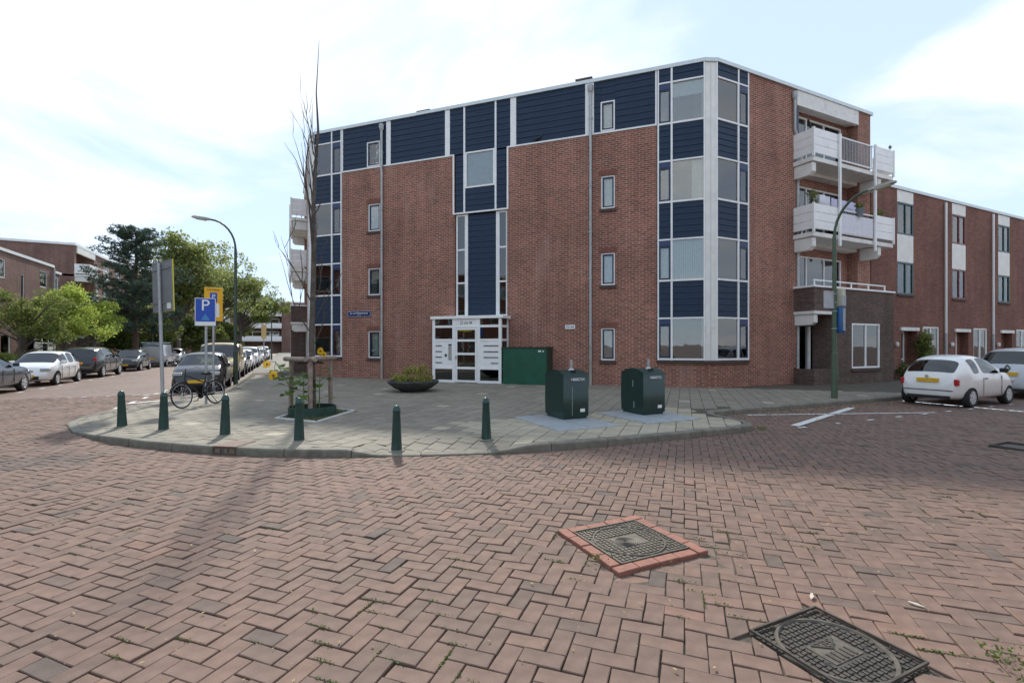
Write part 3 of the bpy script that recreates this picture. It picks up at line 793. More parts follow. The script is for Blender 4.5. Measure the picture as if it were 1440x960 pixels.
# bays: blue boards and windows, front side then round the corner
def bay(fr, xs, m, flip, inside):
    """xs: (pane x0,x1, casement x0,x1); m = +1 or -1 mirrors along the wall"""
    X = lambda a, b: (min(m*a, m*b), max(m*a, m*b)) if fr is not FF else (a, b)
    pa, ca_ = X(*xs[0:2]), X(*xs[2:4])
    lo, hi = min(pa[0], ca_[0])-.05, max(pa[1], ca_[1])+.05
    mid = (pa[1]+ca_[0])/2 if pa[0] < ca_[0] else (ca_[1]+pa[0])/2
    vb = [(lo-.0, lo+.055), (mid-.035, mid+.035), (hi-.055, hi)]
    m_ = MB()
    for a, b in vb: m_.box(a, b, -.045, .04, 1.08, ROOF)
    for (za, zb_) in ZW:
        m_.box(lo+.055, mid-.035, -.042, .038, za-.07, za); m_.box(mid+.035, hi-.055, -.042, .038, za-.07, za)
        m_.box(lo+.055, mid-.035, -.042, .038, zb_, zb_+.06); m_.box(mid+.035, hi-.055, -.042, .038, zb_, zb_+.06)
    fr.put(m_, 'bay_frame', WHITE, bevel=.006)
    for k, (za, zb_) in enumerate(ZW):
        ins = inside[k]
        pw = fr.put(MB().box(pa[0]-.01, pa[1]+.01, .0, .012, za, zb_), 'pane', GLASS)
        a, b = pa
        wseed[0] += 1
        if ins == 'half': fr.put(curtain_mesh(a+(b-a)*.62, b-.02, za, zb_, .16, .02, .12, wseed[0]), 'curtain', CURTAIN, pw, smooth=True, auto=False)
        elif ins == 'net': fr.put(curtain_mesh(a, b, za, zb_, .16, .02, .12, wseed[0]), 'curtain', CURTAIN, pw, smooth=True, auto=False)
        elif ins == 'red': fr.put(curtain_mesh(a, b, za+.25, zb_, .16, .03, .2, wseed[0]), 'curtain', CURTAIN_R, pw, smooth=True, auto=False)
        elif ins == 'blind':
            bl = MB(); n = 14
            for i in range(n):
                xx = a+(b-a)*(i+.5)/n; bl.add([(xx-.042,.12,za),(xx+.028,.15,za),(xx+.028,.15,zb_),(xx-.042,.12,zb_)], [(0,1,2,3)])
            fr.put(bl, 'blind', CURTAIN, pw)
        elif ins == 'roller': fr.put(MB().box(a, b, .10, .11, za+.95, zb_), 'roller_blind', CURTAIN, pw)
        elif ins == 'grey': fr.put(MB().box(a, b, .14, .15, za, zb_), 'screen', CURTAIN_G, pw)
        # casement below a blue ventilation flap
        c0, c1 = ca_
        fr.put(MB().box(c0, c1, -.02, .03, zb_-.2, zb_), 'vent_flap', BLUE_F)
        cs = fr.put(ring(MB(), c0+.003, c1-.003, za+.003, zb_-.215, .06, -.03, .03), 'casement', NAVY_F, bevel=.005)
        fr.put(MB().box(c0+.06, c1-.06, -.002, .008, za+.06, zb_-.27), 'pane', GLASS, cs)
        if ins in ('net','blind','grey'): fr.put(curtain_mesh(c0+.05, c1-.05, za+.05, zb_-.25, .13, .012, .08, wseed[0]+50), 'curtain', CURTAIN, cs, smooth=True, auto=False)
        za2, zb2 = SP[k][0], SP[k][1]
        if k < 3:
            cladding(fr, pa[0]-.005, pa[1]+.005, za2+.004, zb2-.004, .004, 6); cladding(fr, c0-.005, c1+.005, za2+.004, zb2-.004, .004, 6)
        else: cladding(fr, lo+.055, hi-.055, za2+.004, zb2, -.012, 2)
    sl = MB(); n = int((hi-lo)/.075)
    for k in range(n): sl.box(lo+(hi-lo)*k/n+.004, lo+(hi-lo)*(k+1)/n-.004, -.09, .03, .975, 1.085)
    fr.put(sl, 'bay_sill', SILL)
bay(FF, (16.50,17.555,16.01,16.42), 1, False, [None,'blind','half','roller'])
bay(FF, (.03,1.02,1.13,1.60), 1, False, ['net','half',None,'roller'])
bay(FR, (.0,1.02,1.13,1.58), 1, False, ['red','net',None,None])
bay(FL, (.0,1.02,1.13,1.58), -1, False, [None,None,None,None])
# white corner columns and the brick below them
for cx, cy, ex, ey in ((13.53,12.60,13.97,12.42), (.935,25.46,1.115,25.02)):
    ox, oy = apt.location.x, apt.location.y
    d = Vector((ex-cx, ey-cy)).normalized(); n = Vector((d.y, -d.x))
    q = [Vector((cx,cy))+n*.03+d*.05, Vector((ex,ey))+n*.03-d*.05, Vector((ex,ey))-n*.2, Vector((cx,cy))-n*.2]
    MB().prism([(v.x-ox, v.y-oy) for v in q], 1.08, ROOF).build('corner_column', CREAM, apt, bevel=.01)
    mid = (Vector((cx,cy))+Vector((ex,ey)))/2
    g = [mid+n*.05-d*.008, mid+n*.05+d*.008, mid+n*.04+d*.008, mid+n*.04-d*.008]
    MB().prism([(v.x-ox, v.y-oy) for v in g], 1.085, ROOF-.01).build('column_seam', ALU, apt)
    q = [Vector((cx,cy)), Vector((ex,ey)), Vector((ex,ey))-n*.2, Vector((cx,cy))-n*.2]
    MB().prism([(v.x-ox, v.y-oy) for v in q], 0, .98).build('column_plinth', BRICK, apt)
    q = [Vector((cx,cy))+n*.09-d*.05, Vector((ex,ey))+n*.09+d*.05, Vector((ex,ey))-n*.1, Vector((cx,cy))-n*.1]
    MB().prism([(v.x-ox, v.y-oy) for v in q], .975, 1.085).build('bay_sill', SILL, apt)

# a wing: brick, loggias with balconies, brown brick ground floor extension
def wing(fr, m, full):
    def bx(mb, a, b, y0, y1, z0, z1, mi=0): return mb.box(min(m*a,m*b), max(m*a,m*b), y0, y1, z0, z1, mi)
    X = lambda a, b: (min(m*a,m*b), max(m*a,m*b))
    w = MB()
    wall(w, *X(0,1.64), 0, .98); wall(w, *X(1.64,4.40), 0, ROOF); wall(w, *X(8.50,9.43), 0, ROOF)
    lo, hi = X(4.40,8.50); D = .42; D1 = .42
    for a in (4.40, 8.50):
        x = m*a; q = [(x,0,0),(x,D,0),(x,D,ROOF),(x,0,ROOF)]; w.add(q, [(0,1,2,3)])
    lh = [(*X(4.48,6.35), .12, 2.5), *[(*X(4.5,8.05), z+.05, z+2.40) for z in (2.95,5.84,8.73)]]
    wall(w, lo, hi, 0, ROOF, lh, y=D, rev=.1)
    xe = m*9.43; w.add([(xe,0,0),(xe,9,0),(xe,9,ROOF),(xe,0,ROOF)], [(0,1,2,3)])
    fr.put(w, 'wing_wall', BRICK)
    fw = Frame(fr.root, fr.o, fr.rz)
    for h in lh:
        n3 = [h[0]+(h[1]-h[0])*k/3 for k in (1,2)]
        window(fr, h[0], h[1], h[2], h[3], D1+.04, WHITE, t=.06, mull=n3, inside='half' if full else None, name='loggia_window')
    tr = MB()
    for k in range(7): bx(tr, 8.1, 8.46, .30, .32, 9.0+k*.3, 9.04+k*.3)
    for k in range(3): bx(tr, 8.1+k*.16, 8.13+k*.16, .27, .30, 8.9, 11.0)
    fr.put(tr, 'trellis', WOOD)
    sb = MB(); bx(sb, 4.50, 4.62, .05, .10, 10.0, 11.15); fr.put(sb, 'folded_shutter', NAVY_F)
    for z in (2.8,5.69,8.58,11.3): fr.put(bx(MB(), 4.42, 8.48, .02, D+.1, z, z+.16), 'loggia_floor', CONCRETE_W)
    bm_ = MB(); bx(bm_, 4.40, 8.50, -.04, .12, 11.22, ROOF); fr.put(bm_, 'concrete_lintel', CONCRETE_W, bevel=.01)
    # downpipe beside the top balcony
    if full:
        p = MB(); p.tube([(m*4.18,-.08,11.5),(m*4.18,-.08,10.2),(m*4.3,-.08,10.0),(m*4.55,.3,9.9)], .055, 10); p.lathe([(.06,0),(.11,.1),(.12,.28),(.05,.34)], 12, (m*4.18,-.08,11.35))
        fr.put(p, 'downpipe', ZINC, smooth=True)
        fr.put(MB().tube([(m*4.46,-.02,0.1),(m*4.46,-.02,8.3)], .055, 10), 'downpipe', ZINC, smooth=True)
    PJ = .80
    for lev, z in enumerate((8.72, 5.83)):
        b = MB(); bx(b, 4.20, 9.60, -PJ, .05, z, z+.17)
        bal = fr.put(b, 'balcony', CONCRETE_W, bevel=.012)
        for s0 in (4.26, 8.62):
            q = MB(); c = [(-PJ+.08,z-.02),(.0,z-.02),(.0,z-.50),(-PJ+.22,z-.50),(-PJ+.08,z-.36)]
            a_, b_ = X(s0, s0+.24); q.extrude_x(c, a_, b_); fr.put(q, 'bracket', CONCRETE_W, bal, bevel=.01)
        # boards: the near side, front left, front right, far side; middle is railing
        zb = z+.29
        for k in range(3):
            h0, h1 = zb+k*.322, zb+k*.322+.312
            pb = MB(); bx(pb, 4.20, 4.235, -PJ, -.01, h0, h1); fr.put(pb, 'board', WHITE, bal, bevel=.008)
            pb = MB(); bx(pb, 4.24, 5.68, -PJ-.035, -PJ, h0, h1); fr.put(pb, 'board', WHITE, bal, bevel=.008)
            pb = MB(); bx(pb, 8.18, 9.60, -PJ-.035, -PJ, h0, h1); fr.put(pb, 'board', WHITE, bal, bevel=.008)
            pb = MB(); bx(pb, 9.565, 9.60, -PJ, -.01, h0, h1); fr.put(pb, 'board', WHITE, bal, bevel=.008)
        pp = MB()
        for s0 in (4.16, 9.54): bx(pp, s0, s0+.07, -PJ-.06, -PJ+.02, z+.15, z+1.27)
        bx(pp, 4.3, 4.36, -.3, -.25, z+.15, z+1.2)
        fr.put(pp, 'board_post', WHITE, bal)
        ra = MB(); bx(ra, 5.78, 8.08, -PJ-.03, -PJ+.01, z+1.16, z+1.21); bx(ra, 5.78, 8.08, -PJ-.03, -PJ+.01, z+.24, z+.29)
        fr.put(ra, 'rail', WHITE, bal)
        if not (lev == 1 and full):
            nb = MB()
            for k in range(22): bx(nb, 5.83+k*.103, 5.85+k*.103, -PJ-.02, -PJ, z+.29, z+1.16)
            fr.put(nb, 'bars', POST_GREY, bal)
        else:
            nb = MB()
            for k in range(22): bx(nb, 5.83+k*.103, 5.85+k*.103, -PJ-.02, -PJ, z+.29, z+1.16)
            fr.put(nb, 'bars', BLACK, bal)
            a_, b_ = X(5.82, 8.04)
            fr.put(curtain_mesh(a_, b_, z+.27, z+1.05, -PJ-.045, .008, .3, 3), 'privacy_screen', CLOTH_W, bal, smooth=True, auto=False)
    for s0 in (5.68, 8.08):
        fr.put(bx(MB(), s0, s0+.1, -PJ-.12, -PJ-.04, 5.55 if full else 5.7, 9.97), 'balcony_post', WHITE, bevel=.008)
    # ground floor extension in brown brick
    PE = .82
    e = MB(); a, b = X(5.40, 9.62)
    win = X(6.62, 8.56)
    wall(e, a, b, 0, 2.93, [(win[0],win[1],.70,2.53)], y=-PE)
    wall(e, *X(4.24,9.62), 2.93, 3.88, y=-PE)
    wall(e, *X(4.24,5.40), 0, .72, y=-PE+.02)
    for x, z0, z1, y0 in ((m*4.24,2.95,3.88,-PE),(m*9.62,0,3.88,-PE),(m*5.40,0,2.93,-PE),(m*4.24,0,.72,-PE+.02)):
        e.add([(x,y0,z0),(x,0,z0),(x,0,z1),(x,y0,z1)], [(0,1,2,3)])
    e.box(*X(4.25,5.39), -PE+.03, -PE+.2, .70, .722)
    fr.put(e, 'extension_wall', BRICK_D)
    c = MB(); bx(c, 4.18, 9.66, -PE-.05, .0, 3.87, 3.945); fr.put(c, 'coping', WHITE, bevel=.01)
    c = MB(); bx(c, 4.22, 5.40, -PE-.02, .0, 2.84, 2.96); fr.put(c, 'porch_slab', CONCRETE_W, bevel=.01)
    q = MB(); q.extrude_x([(-PE+.04,2.83),(0,2.83),(0,2.42),(-PE+.18,2.42),(-PE+.04,2.52)], *X(4.28,4.5)); fr.put(q, 'bracket', CONCRETE_W, bevel=.01)
    window(fr, win[0], win[1], .70, 2.53, -PE+.03, WHITE, t=.07, mull=[(win[0]+win[1])/2], inside='net', name='window')
    s_ = MB(); n = 22
    for k in range(n): s_.box(win[0]-.06+(win[1]-win[0]+.12)*k/n+.004, win[0]-.06+(win[1]-win[0]+.12)*(k+1)/n-.004, -PE-.06, -PE+.02, .58, .69)
    fr.put(s_, 'window_sill', SILL)
    r = MB(); bx(r, 4.30, 9.1, -PE+.05, -PE+.10, 4.13, 4.18)
    for k in range(5): bx(r, 4.32+k*1.18, 4.37+k*1.18, -PE+.055, -PE+.095, 3.94, 4.13)
    fr.put(r, 'terrace_rail', WHITE)
    d = MB(); bx(d, 5.15, 5.25, -.02, .05, .2, 2.4); fr.put(d, 'door_frame', WHITE)
wing(FR, 1, True)
wing(FL, -1, False)
# roof: slab, trim, vents, dark inner walls so that rooms have depth
foot = [(1.06,25.02),(13.53,12.55),(13.97,12.37),(23.45,12.37),(23.45,22),(10.9,34.9),(.89,34.9),(.89,25.46)]
oA = lambda P: [(x-apt.location.x, y-apt.location.y) for x, y in P]
MB().prism(oA(foot), ROOF+.005, ROOF+.05).build('roof', mat('roof_felt', (.08,.08,.08), .9, .2, 3), apt)
def offset_ring(P, d, z0, z1, w):
    m = MB()
    for i in range(6):                 # visible sides only: left wing, front, corner, right wing
        seq = [(.89,34.9),(.89,25.46),(1.06,25.02),(13.53,12.55),(13.97,12.37),(23.45,12.37),(23.45,20)]
        a, b = Vector(seq[i]), Vector(seq[i+1]); t = (b-a).normalized(); n = Vector((t.y,-t.x)); e = .022
        q = [a+n*d-t*e, b+n*d+t*e, b-n*w, a-n*w]
        m.prism(oA([(v.x,v.y) for v in (q[3],q[0],q[1],q[2])])[::1], z0+i*.0007, z1+i*.0007)
    return m
offset_ring(foot, .03, ROOF+.0, ROOF+.135, .12).build('roof_trim', ALU, apt)
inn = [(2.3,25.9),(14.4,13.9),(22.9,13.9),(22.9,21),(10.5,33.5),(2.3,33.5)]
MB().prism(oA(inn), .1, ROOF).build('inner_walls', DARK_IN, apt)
fl = MB()
for z in (.02, 2.75, 5.64, 8.53): fl.prism(oA([(1.3,25.1),(13.6,12.8),(14.1,12.62),(18.2,12.62),(18.2,14.2),(22.9,14.2),(22.9,21),(10.5,33.5),(1.15,33.5),(1.15,25.5)]), z, z+.12)
fl.build('floors', CURTAIN_G, apt)
for u, h in ((5.75,.30),(13.1,.35)):
    v = MB(); v.box(u-.3,u+.3,.5,.9,ROOF,ROOF+h+.12); v.box(u-.34,u+.34,.46,.94,ROOF+h+.12,ROOF+h+.18); FF.put(v, 'roof_vent', BRICK_D)
# signs on the front
sg = tag(link(bpy.data.objects.new('street_name_sign', None)), 'dark blue enamel street name sign on the brick wall, left of the porch', 'sign')
sg.location = (FF.o[0]+2.64*S2, FF.o[1]-2.64*S2, 3.1); sg.rotation_euler = (0,0,R_(-45))
MB().box(-.66,.66,-.03,-.01,-.15,.15).build('plate', mat('enamel_blue', (.012,.022,.11), .3, .05, 4), sg, bevel=.01)
ring(MB(), -.63,.63,-.125,.125,.012,-.034,-.03).build('border', SIGNWHITE, sg)
text('Jan van Riebeekstraat', .125, TEXTW, 'lettering', sg, (0,-.033,.03), sx=.92)
text('1619 - 1677', .05, TEXTW, 'lettering', sg, (0,-.033,-.075))
sg = tag(link(bpy.data.objects.new('house_number_plate', None)), 'small white house number plate on the brick wall above the green cabinet', 'sign')
sg.location = (FF.o[0]+12.66*S2, FF.o[1]-12.66*S2, 2.36); sg.rotation_euler = (0,0,R_(-45))
MB().box(-.2,.2,-.03,-.008,-.085,.085).build('plate', SIGNWHITE, sg, bevel=.01)
text('22-44', .13, TEXTD, 'lettering', sg, (0,-.032,0))

# entrance porch (part of the building)
PO = .85
FP = Frame(apt, (FF.o[0]-S2*PO, FF.o[1]-S2*PO), R_(-45))
c = MB(); c.box(6.90,10.16,-.06,PO+.1,2.72,2.84); FP.put(c, 'porch_roof', WHITE, bevel=.012)
pf = MB()
for a, b in ((6.97,7.09),(7.90,8.03),(9.02,9.14),(9.95,10.07)): pf.box(a,b,-.0,.09,.11,2.72)
for a, b, zs in ((7.09,7.90,((.11,.21),(.66,.75),(1.81,1.90),(2.36,2.46))), (9.14,9.95,((.11,.21),(.66,.75),(1.81,1.90),(2.36,2.46))), (8.03,9.02,((2.36,2.42),))):
    for z0_, z1_ in zs: pf.box(a,b,.002,.088,z0_,z1_)
for z0_, z1_ in ((.11,.21),(.66,.75),(1.81,1.90),(2.36,2.46)): pf.box(9.982,10.068,.09,PO,z0_,z1_); pf.box(6.972,7.058,.09,PO,z0_,z1_)
pf.box(9.98,10.07,PO-.1,PO-.02,.11,2.72)
FP.put(pf, 'porch_frame', WHITE, bevel=.006)
pn = [(7.09,7.90),(9.14,9.95)]
for a, b in pn:
    for z0_, z1_ in ((.21,.66),(1.90,2.36),(2.46,2.72)): FP.put(MB().box(a,b,.035,.045,z0_,z1_), 'pane', GLASS_D)
    lb = FP.put(MB().box(a,b,.02,.06,.75,1.81), 'letterbox_panel', WHITE)
    zs = (1.62,1.38,1.15,.92)
    for k, z in enumerate(zs):
        if a < 8: FP.put(MB().box(a+.03,a+.32,.005,.02,z-.018,z+.018), 'letter_slot', BLACK, lb)
        else: FP.put(MB().box(a+(.16 if k < 3 else .48),b-.02,.005,.02,z-.018,z+.018), 'letter_slot', BLACK, lb)
    if a < 8:
        FP.put(MB().box(a+.63,a+.77,.004,.02,1.03,1.60), 'doorbell_panel', PIPE_G, lb); FP.put(MB().box(a+.63,a+.77,.004,.02,1.62,1.69), 'doorbell_panel', TEXTD, lb); FP.put(MB().box(a+.46,a+.55,.004,.02,1.17,1.28), 'intercom', TEXTD, lb)
for z0_, z1_ in ((.21,.66),(.75,1.81),(1.90,2.36),(2.46,2.72)): FP.put(MB().box(10.02,10.03,.09,PO-.1,z0_,z1_), 'pane', GLASS_D); FP.put(MB().box(7.01,7.02,.09,PO,z0_,z1_), 'pane', GLASS_D)
nm = FP.put(MB().box(8.03,9.02,.02,.06,2.42,2.72), 'number_panel', WHITE)
text('22 t/m 44', .2, TEXTD, 'lettering', nm, (8.52,.016,2.55), sx=.7)
dm = ring(MB(), 8.04,9.01,.13,2.35,.085,.0,.05)
for z0_, z1_ in ((.66,.76),(1.24,1.33),(1.79,1.88)): dm.box(8.125,8.925,.002,.048,z0_,z1_)
dr = FP.put(dm, 'door', WHITE, bevel=.006)
for z0_, z1_ in ((.215,.66),(.76,1.24),(1.33,1.79),(1.88,2.265)): FP.put(MB().box(8.125,8.925,.02,.03,z0_,z1_), 'pane', GLASS_D, dr)
FP.put(MB().box(8.07,8.10,-.05,0,1.08,1.22), 'handle', POST_GREY, dr)
FP.put(MB().box(6.95,10.1,.01,PO+.3,.09,.125), 'threshold', KERB)
st = MB(); st.box(7.1,9.95,2.2,2.25,.12,2.7); FP.put(st, 'hall_wall', mat('hall_plaster', (.16,.13,.11), .9, .3, 1.2))

# ------------------------------------------------------------------ terraced houses on the right
def terraced_house(x0, frame_m, label, w=4.95, extra=0., plant=False):
    t = thing('terraced_house', label, 'house', (x0, 12.42, 0), group='brick terraced houses along the right-hand street')
    fr = Frame(t, (x0, 12.42), 0)
    st = (.74, 2.10); H_ = 9.0
    holes = [(st[0], st[1], 3.98, 8.86, .06), (1.10, 2.42, .11, 2.34, .45), (2.95, 4.45, .45, 2.55)]
    wall_ = MB(); wall(wall_, -extra, w, 0, H_-.12, holes); fr.put(wall_, 'wall', BRICK_R)
    fr.put(MB().box(-extra, w, -.05, .5, H_-.12, H_+.02), 'roof_edge', ALU)
    rf_ = fr.put(MB().box(-extra, w, .5, 8, H_-.2, H_-.1), 'roof', MATS['roof_felt'])
    for za, zb in ((4.02,5.52),(6.82,8.30)):
        wd = window(fr, st[0], st[1], za, zb, .03, frame_m, t=.07, mull=[(st[0]+st[1])/2+.05], inside='half')
    fr.put(MB().box(st[0], st[1], -.005, .05, 5.53, 6.81), 'white_panel', CREAM); fr.put(MB().box(st[0], st[1], -.005, .05, 8.31, 8.85), 'white_panel', CREAM)
    fr.put(MB().box(st[0]-.03, st[1]+.04, -.07, .05, 3.93, 4.0), 'sill', SILL)
    window(fr, 2.95, 4.45, .45, 2.55, .05, WHITE, t=.08, mull=[3.7], inside='net')
    fr.put(MB().box(2.9, 4.5, -.05, .05, .36, .44), 'sill', SILL)
    fr.put(MB().box(.98, 2.52, -.07, .1, 2.32, 2.48), 'door_lintel', CONCRETE_W, bevel=.01)
    d = fr.put(ring(MB(), 1.12, 2.05, .12, 2.30, .08, .34, .42), 'door', WHITE, bevel=.005)
    fr.put(MB().box(1.2,1.97,.37,.39,.98,2.22), 'pane', GLASS_D, d); fr.put(MB().box(1.2,1.97,.36,.40,.2,.98), 'panel', mat('door_dark', (.03,.05,.045), .4, .1, 4), d); fr.put(MB().box(1.2,1.97,.355,.405,.93,1.02), 'midrail', WHITE, d)
    fr.put(MB().box(2.06,2.42,.34,.40,.11,2.34), 'porch_side', BRICK_R)
    l = MB(); l.lathe([(.03,0),(.075,.03),(.075,.18),(.03,.21)], 14, (.6,-.07,1.58)); l.box(.56,.64,-.06,0,1.64,1.72); fr.put(l, 'wall_lamp', SIGNWHITE, smooth=True)
    p = MB(); p.tube([(w-.06,-.09,H_-.25),(w-.06,-.09,2.2)], .055, 10); dp = fr.put(p, 'downpipe', SIGNWHITE, smooth=True)
    fr.put(MB().tube([(w-.06,-.09,2.25),(w-.06,-.09,.05)], .06, 10), 'pipe_foot', ZINC, dp, smooth=True)
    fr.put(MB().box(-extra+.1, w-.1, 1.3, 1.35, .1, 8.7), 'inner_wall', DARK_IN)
    return t
FGREEN = mat('teal_frame', (.02,.075,.075), .4, .1, 4); FRED = mat('red_frame', (.16,.022,.025), .4, .1, 4)
terraced_house(24.78, FGREEN, 'brick terraced house with teal window frames, nearest the corner block', extra=1.32)
terraced_house(29.73, FRED, 'brick terraced house with red window frames')
terraced_house(34.68, FGREEN, 'brick terraced house with teal window frames, farthest along at the photo edge')
terraced_house(39.63, FGREEN, 'brick terraced house beyond the right-hand edge of the photo')

# ------------------------------------------------------------------ far side of the left street
lt = thing('terraced_house', 'pale red brick terraced house with white roof edge at the far left', 'house', (-19.8, 52, 0))
FT = Frame(lt, (-19.8, 44), R_(90))           # local x runs up the street, -y faces the street
hs = [(11.48,12.83,6.8,8.25),(8.25,8.75,5.4,7.5),(4.6,5.9,6.8,8.25),(1.2,2.4,6.8,8.25),(5.2,6.6,.9,2.5),(1.2,2.6,.9,2.5),(9.3,13.1,.11,2.62,.8)]
FT.put(wall(MB(), 0, 14.13, 0, 8.85, hs), 'wall', BRICK_L)
FT.put(wall(MB(), 14.13, 16.6, 0, 8.5, [(14.5,16.2,6.6,8.2),(14.5,16.2,3.8,5.4)], y=.35), 'side_wall', BRICK_L)
FT.put(MB().add([(14.13,0,0),(14.13,6,0),(14.13,6,8.85),(14.13,0,8.85)], [(0,1,2,3)]), 'gable', BRICK_L)
FT.put(MB().box(0,14.2,-.08,.4,8.85,9.08), 'roof_edge', WHITE); FT.put(MB().box(14.2,16.7,.25,.7,8.5,8.72), 'roof_edge', WHITE)
FT.put(MB().box(0,14.2,.4,8,8.8,8.95), 'roof', MATS['roof_felt'])
for k, h in enumerate(hs[:6]): window(FT, *h[:4], .06, WHITE, NAVY_F if k < 2 else None, t=.07, st=.06, inside='net' if k % 2 else None)
window(FT, 14.5,16.2,6.6,8.2, .40, WHITE, t=.08, mull=[15.35]); window(FT, 14.5,16.2,3.8,5.4, .40, WHITE, t=.08, mull=[15.35])
FT.put(MB().box(14.4,16.3,.3,.42,5.45,6.55), 'white_panel', CREAM)
pf = MB()
for a in (9.3,10.45,11.6,12.95): pf.box(a,a+.14,-.5,-.4,.1,2.62)
for z in (.1,.7,1.8,2.5): pf.box(9.3,13.09,-.495,-.405,z,z+.12)
FT.put(pf, 'porch_frame', WHITE); FT.put(MB().box(9.2,13.2,-.55,.1,2.62,2.78), 'porch_roof', WHITE)
for a in (9.44,11.74):
    FT.put(MB().box(a,a+1.0,-.47,-.43,.82,1.8), 'letterbox_panel', WHITE)
    for z0_, z1_ in ((.22,.7),(1.92,2.5)): FT.put(MB().box(a,a+1.0,-.455,-.445,z0_,z1_), 'pane', GLASS_D)
FT.put(MB().box(10.59,11.6,-.455,-.445,.22,2.5), 'pane', GLASS_D)
FT.put(MB().tube([(14.05,-.1,8.8),(14.05,-.1,.1)], .08, 8), 'downpipe', ZINC)
FT.put(MB().box(.2,14,1.2,1.25,.1,8.6), 'inner_wall', DARK_IN)

lb = thing('apartment_building', 'brick apartment block with bare gable and white balconies behind the pine tree', 'building', (-19.8, 66, 0))
FB = Frame(lb, (-19.8, 62.9), R_(90))
g_ = MB()
wl = [(a, a+1.9, z, z+1.5) for a in (8.5,13,17.5,22,26.5,31,36) for z in (1.0,3.9,6.8,9.5)]
g_.add([(0,0,0),(0,30,0),(0,30,11.85),(0,0,11.85)], [(0,3,2,1)])
wall(g_, 0, .5, 0, 11.85); wall(g_, 5.5, 42, 0, 11.85, wl)
wall(g_, .5, 5.5, 0, 11.85, [(1,3,z,z+2.1) for z in (3.0,5.9,8.8)], y=1.6)
g_.add([(.5,0,0),(.5,1.6,0),(.5,1.6,11.85),(.5,0,11.85)], [(0,1,2,3)]); g_.add([(5.5,0,0),(5.5,0,11.85),(5.5,1.6,11.85),(5.5,1.6,0)], [(0,1,2,3)])
FB.put(g_, 'wall', BRICK_L)
FB.put(MB().box(-.1,42,-.12,.4,11.85,12.1), 'roof_edge', WHITE); FB.put(MB().box(-.1,.3,.4,30,11.85,12.08), 'roof_edge', WHITE); FB.put(MB().box(.3,42,.4,30,11.8,12.0), 'roof', MATS['roof_felt'])
FB.put(MB().box(.5,5.5,-.1,.1,11.2,11.84), 'lintel', CONCRETE_W)
for z in (8.7,5.8,2.9):
    b = FB.put(MB().box(.0,5.8,-1.2,1.6,z,z+.2), 'balcony', CONCRETE_W)
    for k in range(3):
        FB.put(MB().box(0,1.7,-1.24,-1.2,z+.3+k*.33,z+.62+k*.33), 'board', WHITE, b); FB.put(MB().box(4.1,5.8,-1.24,-1.2,z+.3+k*.33,z+.62+k*.33), 'board', WHITE, b)
        FB.put(MB().box(-.0,.04,-1.2,0,z+.3+k*.33,z+.62+k*.33), 'board', WHITE, b)
    FB.put(MB().box(1.7,4.1,-1.24,-1.2,z+1.2,z+1.26), 'rail', WHITE, b)
    FB.put(MB().box(.05,.3,-1.0,0,z-.5,z), 'bracket', CONCRETE_W, b)
    window(FB, 1, 3, z+.2, z+2.2, 1.62, WHITE, t=.08, mull=[2.0])
for s0 in (1.7,4.05): FB.put(MB().box(s0,s0+.12,-1.36,-1.25,2.9,9.95), 'balcony_post', WHITE)
for k, h in enumerate(wl): window(FB, *h, .06, WHITE, t=.09, mull=[(h[0]+h[1])/2], inside='net' if k % 3 else None)
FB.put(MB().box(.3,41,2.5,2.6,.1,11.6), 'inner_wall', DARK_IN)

fb_ = thing('apartment_building', 'distant brick block with white balconies closing the end of the left street', 'building', (-5, 122, 0))
FE = Frame(fb_, (-40, 122), 0)
wl = [(a, a+2.2, z, z+1.6) for a in range(2, 58, 4) for z in (1.0,3.9,6.8,9.3) if not 30 < a < 39]
w = MB(); wall(w, 0, 30.5, 0, 9.6, [h for h in wl if h[1] < 30 and h[2] < 8]); wall(w, 38.5, 60, 0, 11.6, [h for h in wl if h[0] > 39]); wall(w, 30.5, 38.5, 0, 11.0, y=1.8)
w.add([(38.5,0,0),(38.5,1.8,0),(38.5,1.8,11.6),(38.5,0,11.6)], [(0,3,2,1)]); w.add([(38.5,0,0),(38.5,8,0),(38.5,8,11.6),(38.5,0,11.6)], [(0,3,2,1)])
FE.put(w, 'wall', BRICK_L)
FE.put(MB().box(38.3,60,-.2,.3,11.6,11.85), 'roof_edge', WHITE); FE.put(MB().box(0,38.3,-.1,2,11.0,11.2), 'roof_edge', WHITE); FE.put(MB().box(0,60,.3,9,11.2,11.4), 'roof', MATS['roof_felt'])
for h in wl:
    if h[0] > 39 or (h[1] < 30 and h[2] < 8): window(FE, *h, .06, WHITE, t=.14, mull=[(h[0]+h[1])/2], inside='net')
for z in (2.6,5.6,8.4):
    b = FE.put(MB().box(30.5,38.5,-.2,1.8,z,z+.25), 'balcony', CONCRETE_W); FE.put(MB().box(30.5,38.5,-.25,-.2,z+.25,z+1.2), 'balcony_front', WHITE, b)
    window(FE, 31, 38, z+.5, z+2.3, 1.76, WHITE, t=.15, mull=[32.5,34.5,36])
FE.put(MB().box(.2,59,3,3.1,.1,9.4), 'inner_wall', DARK_IN)

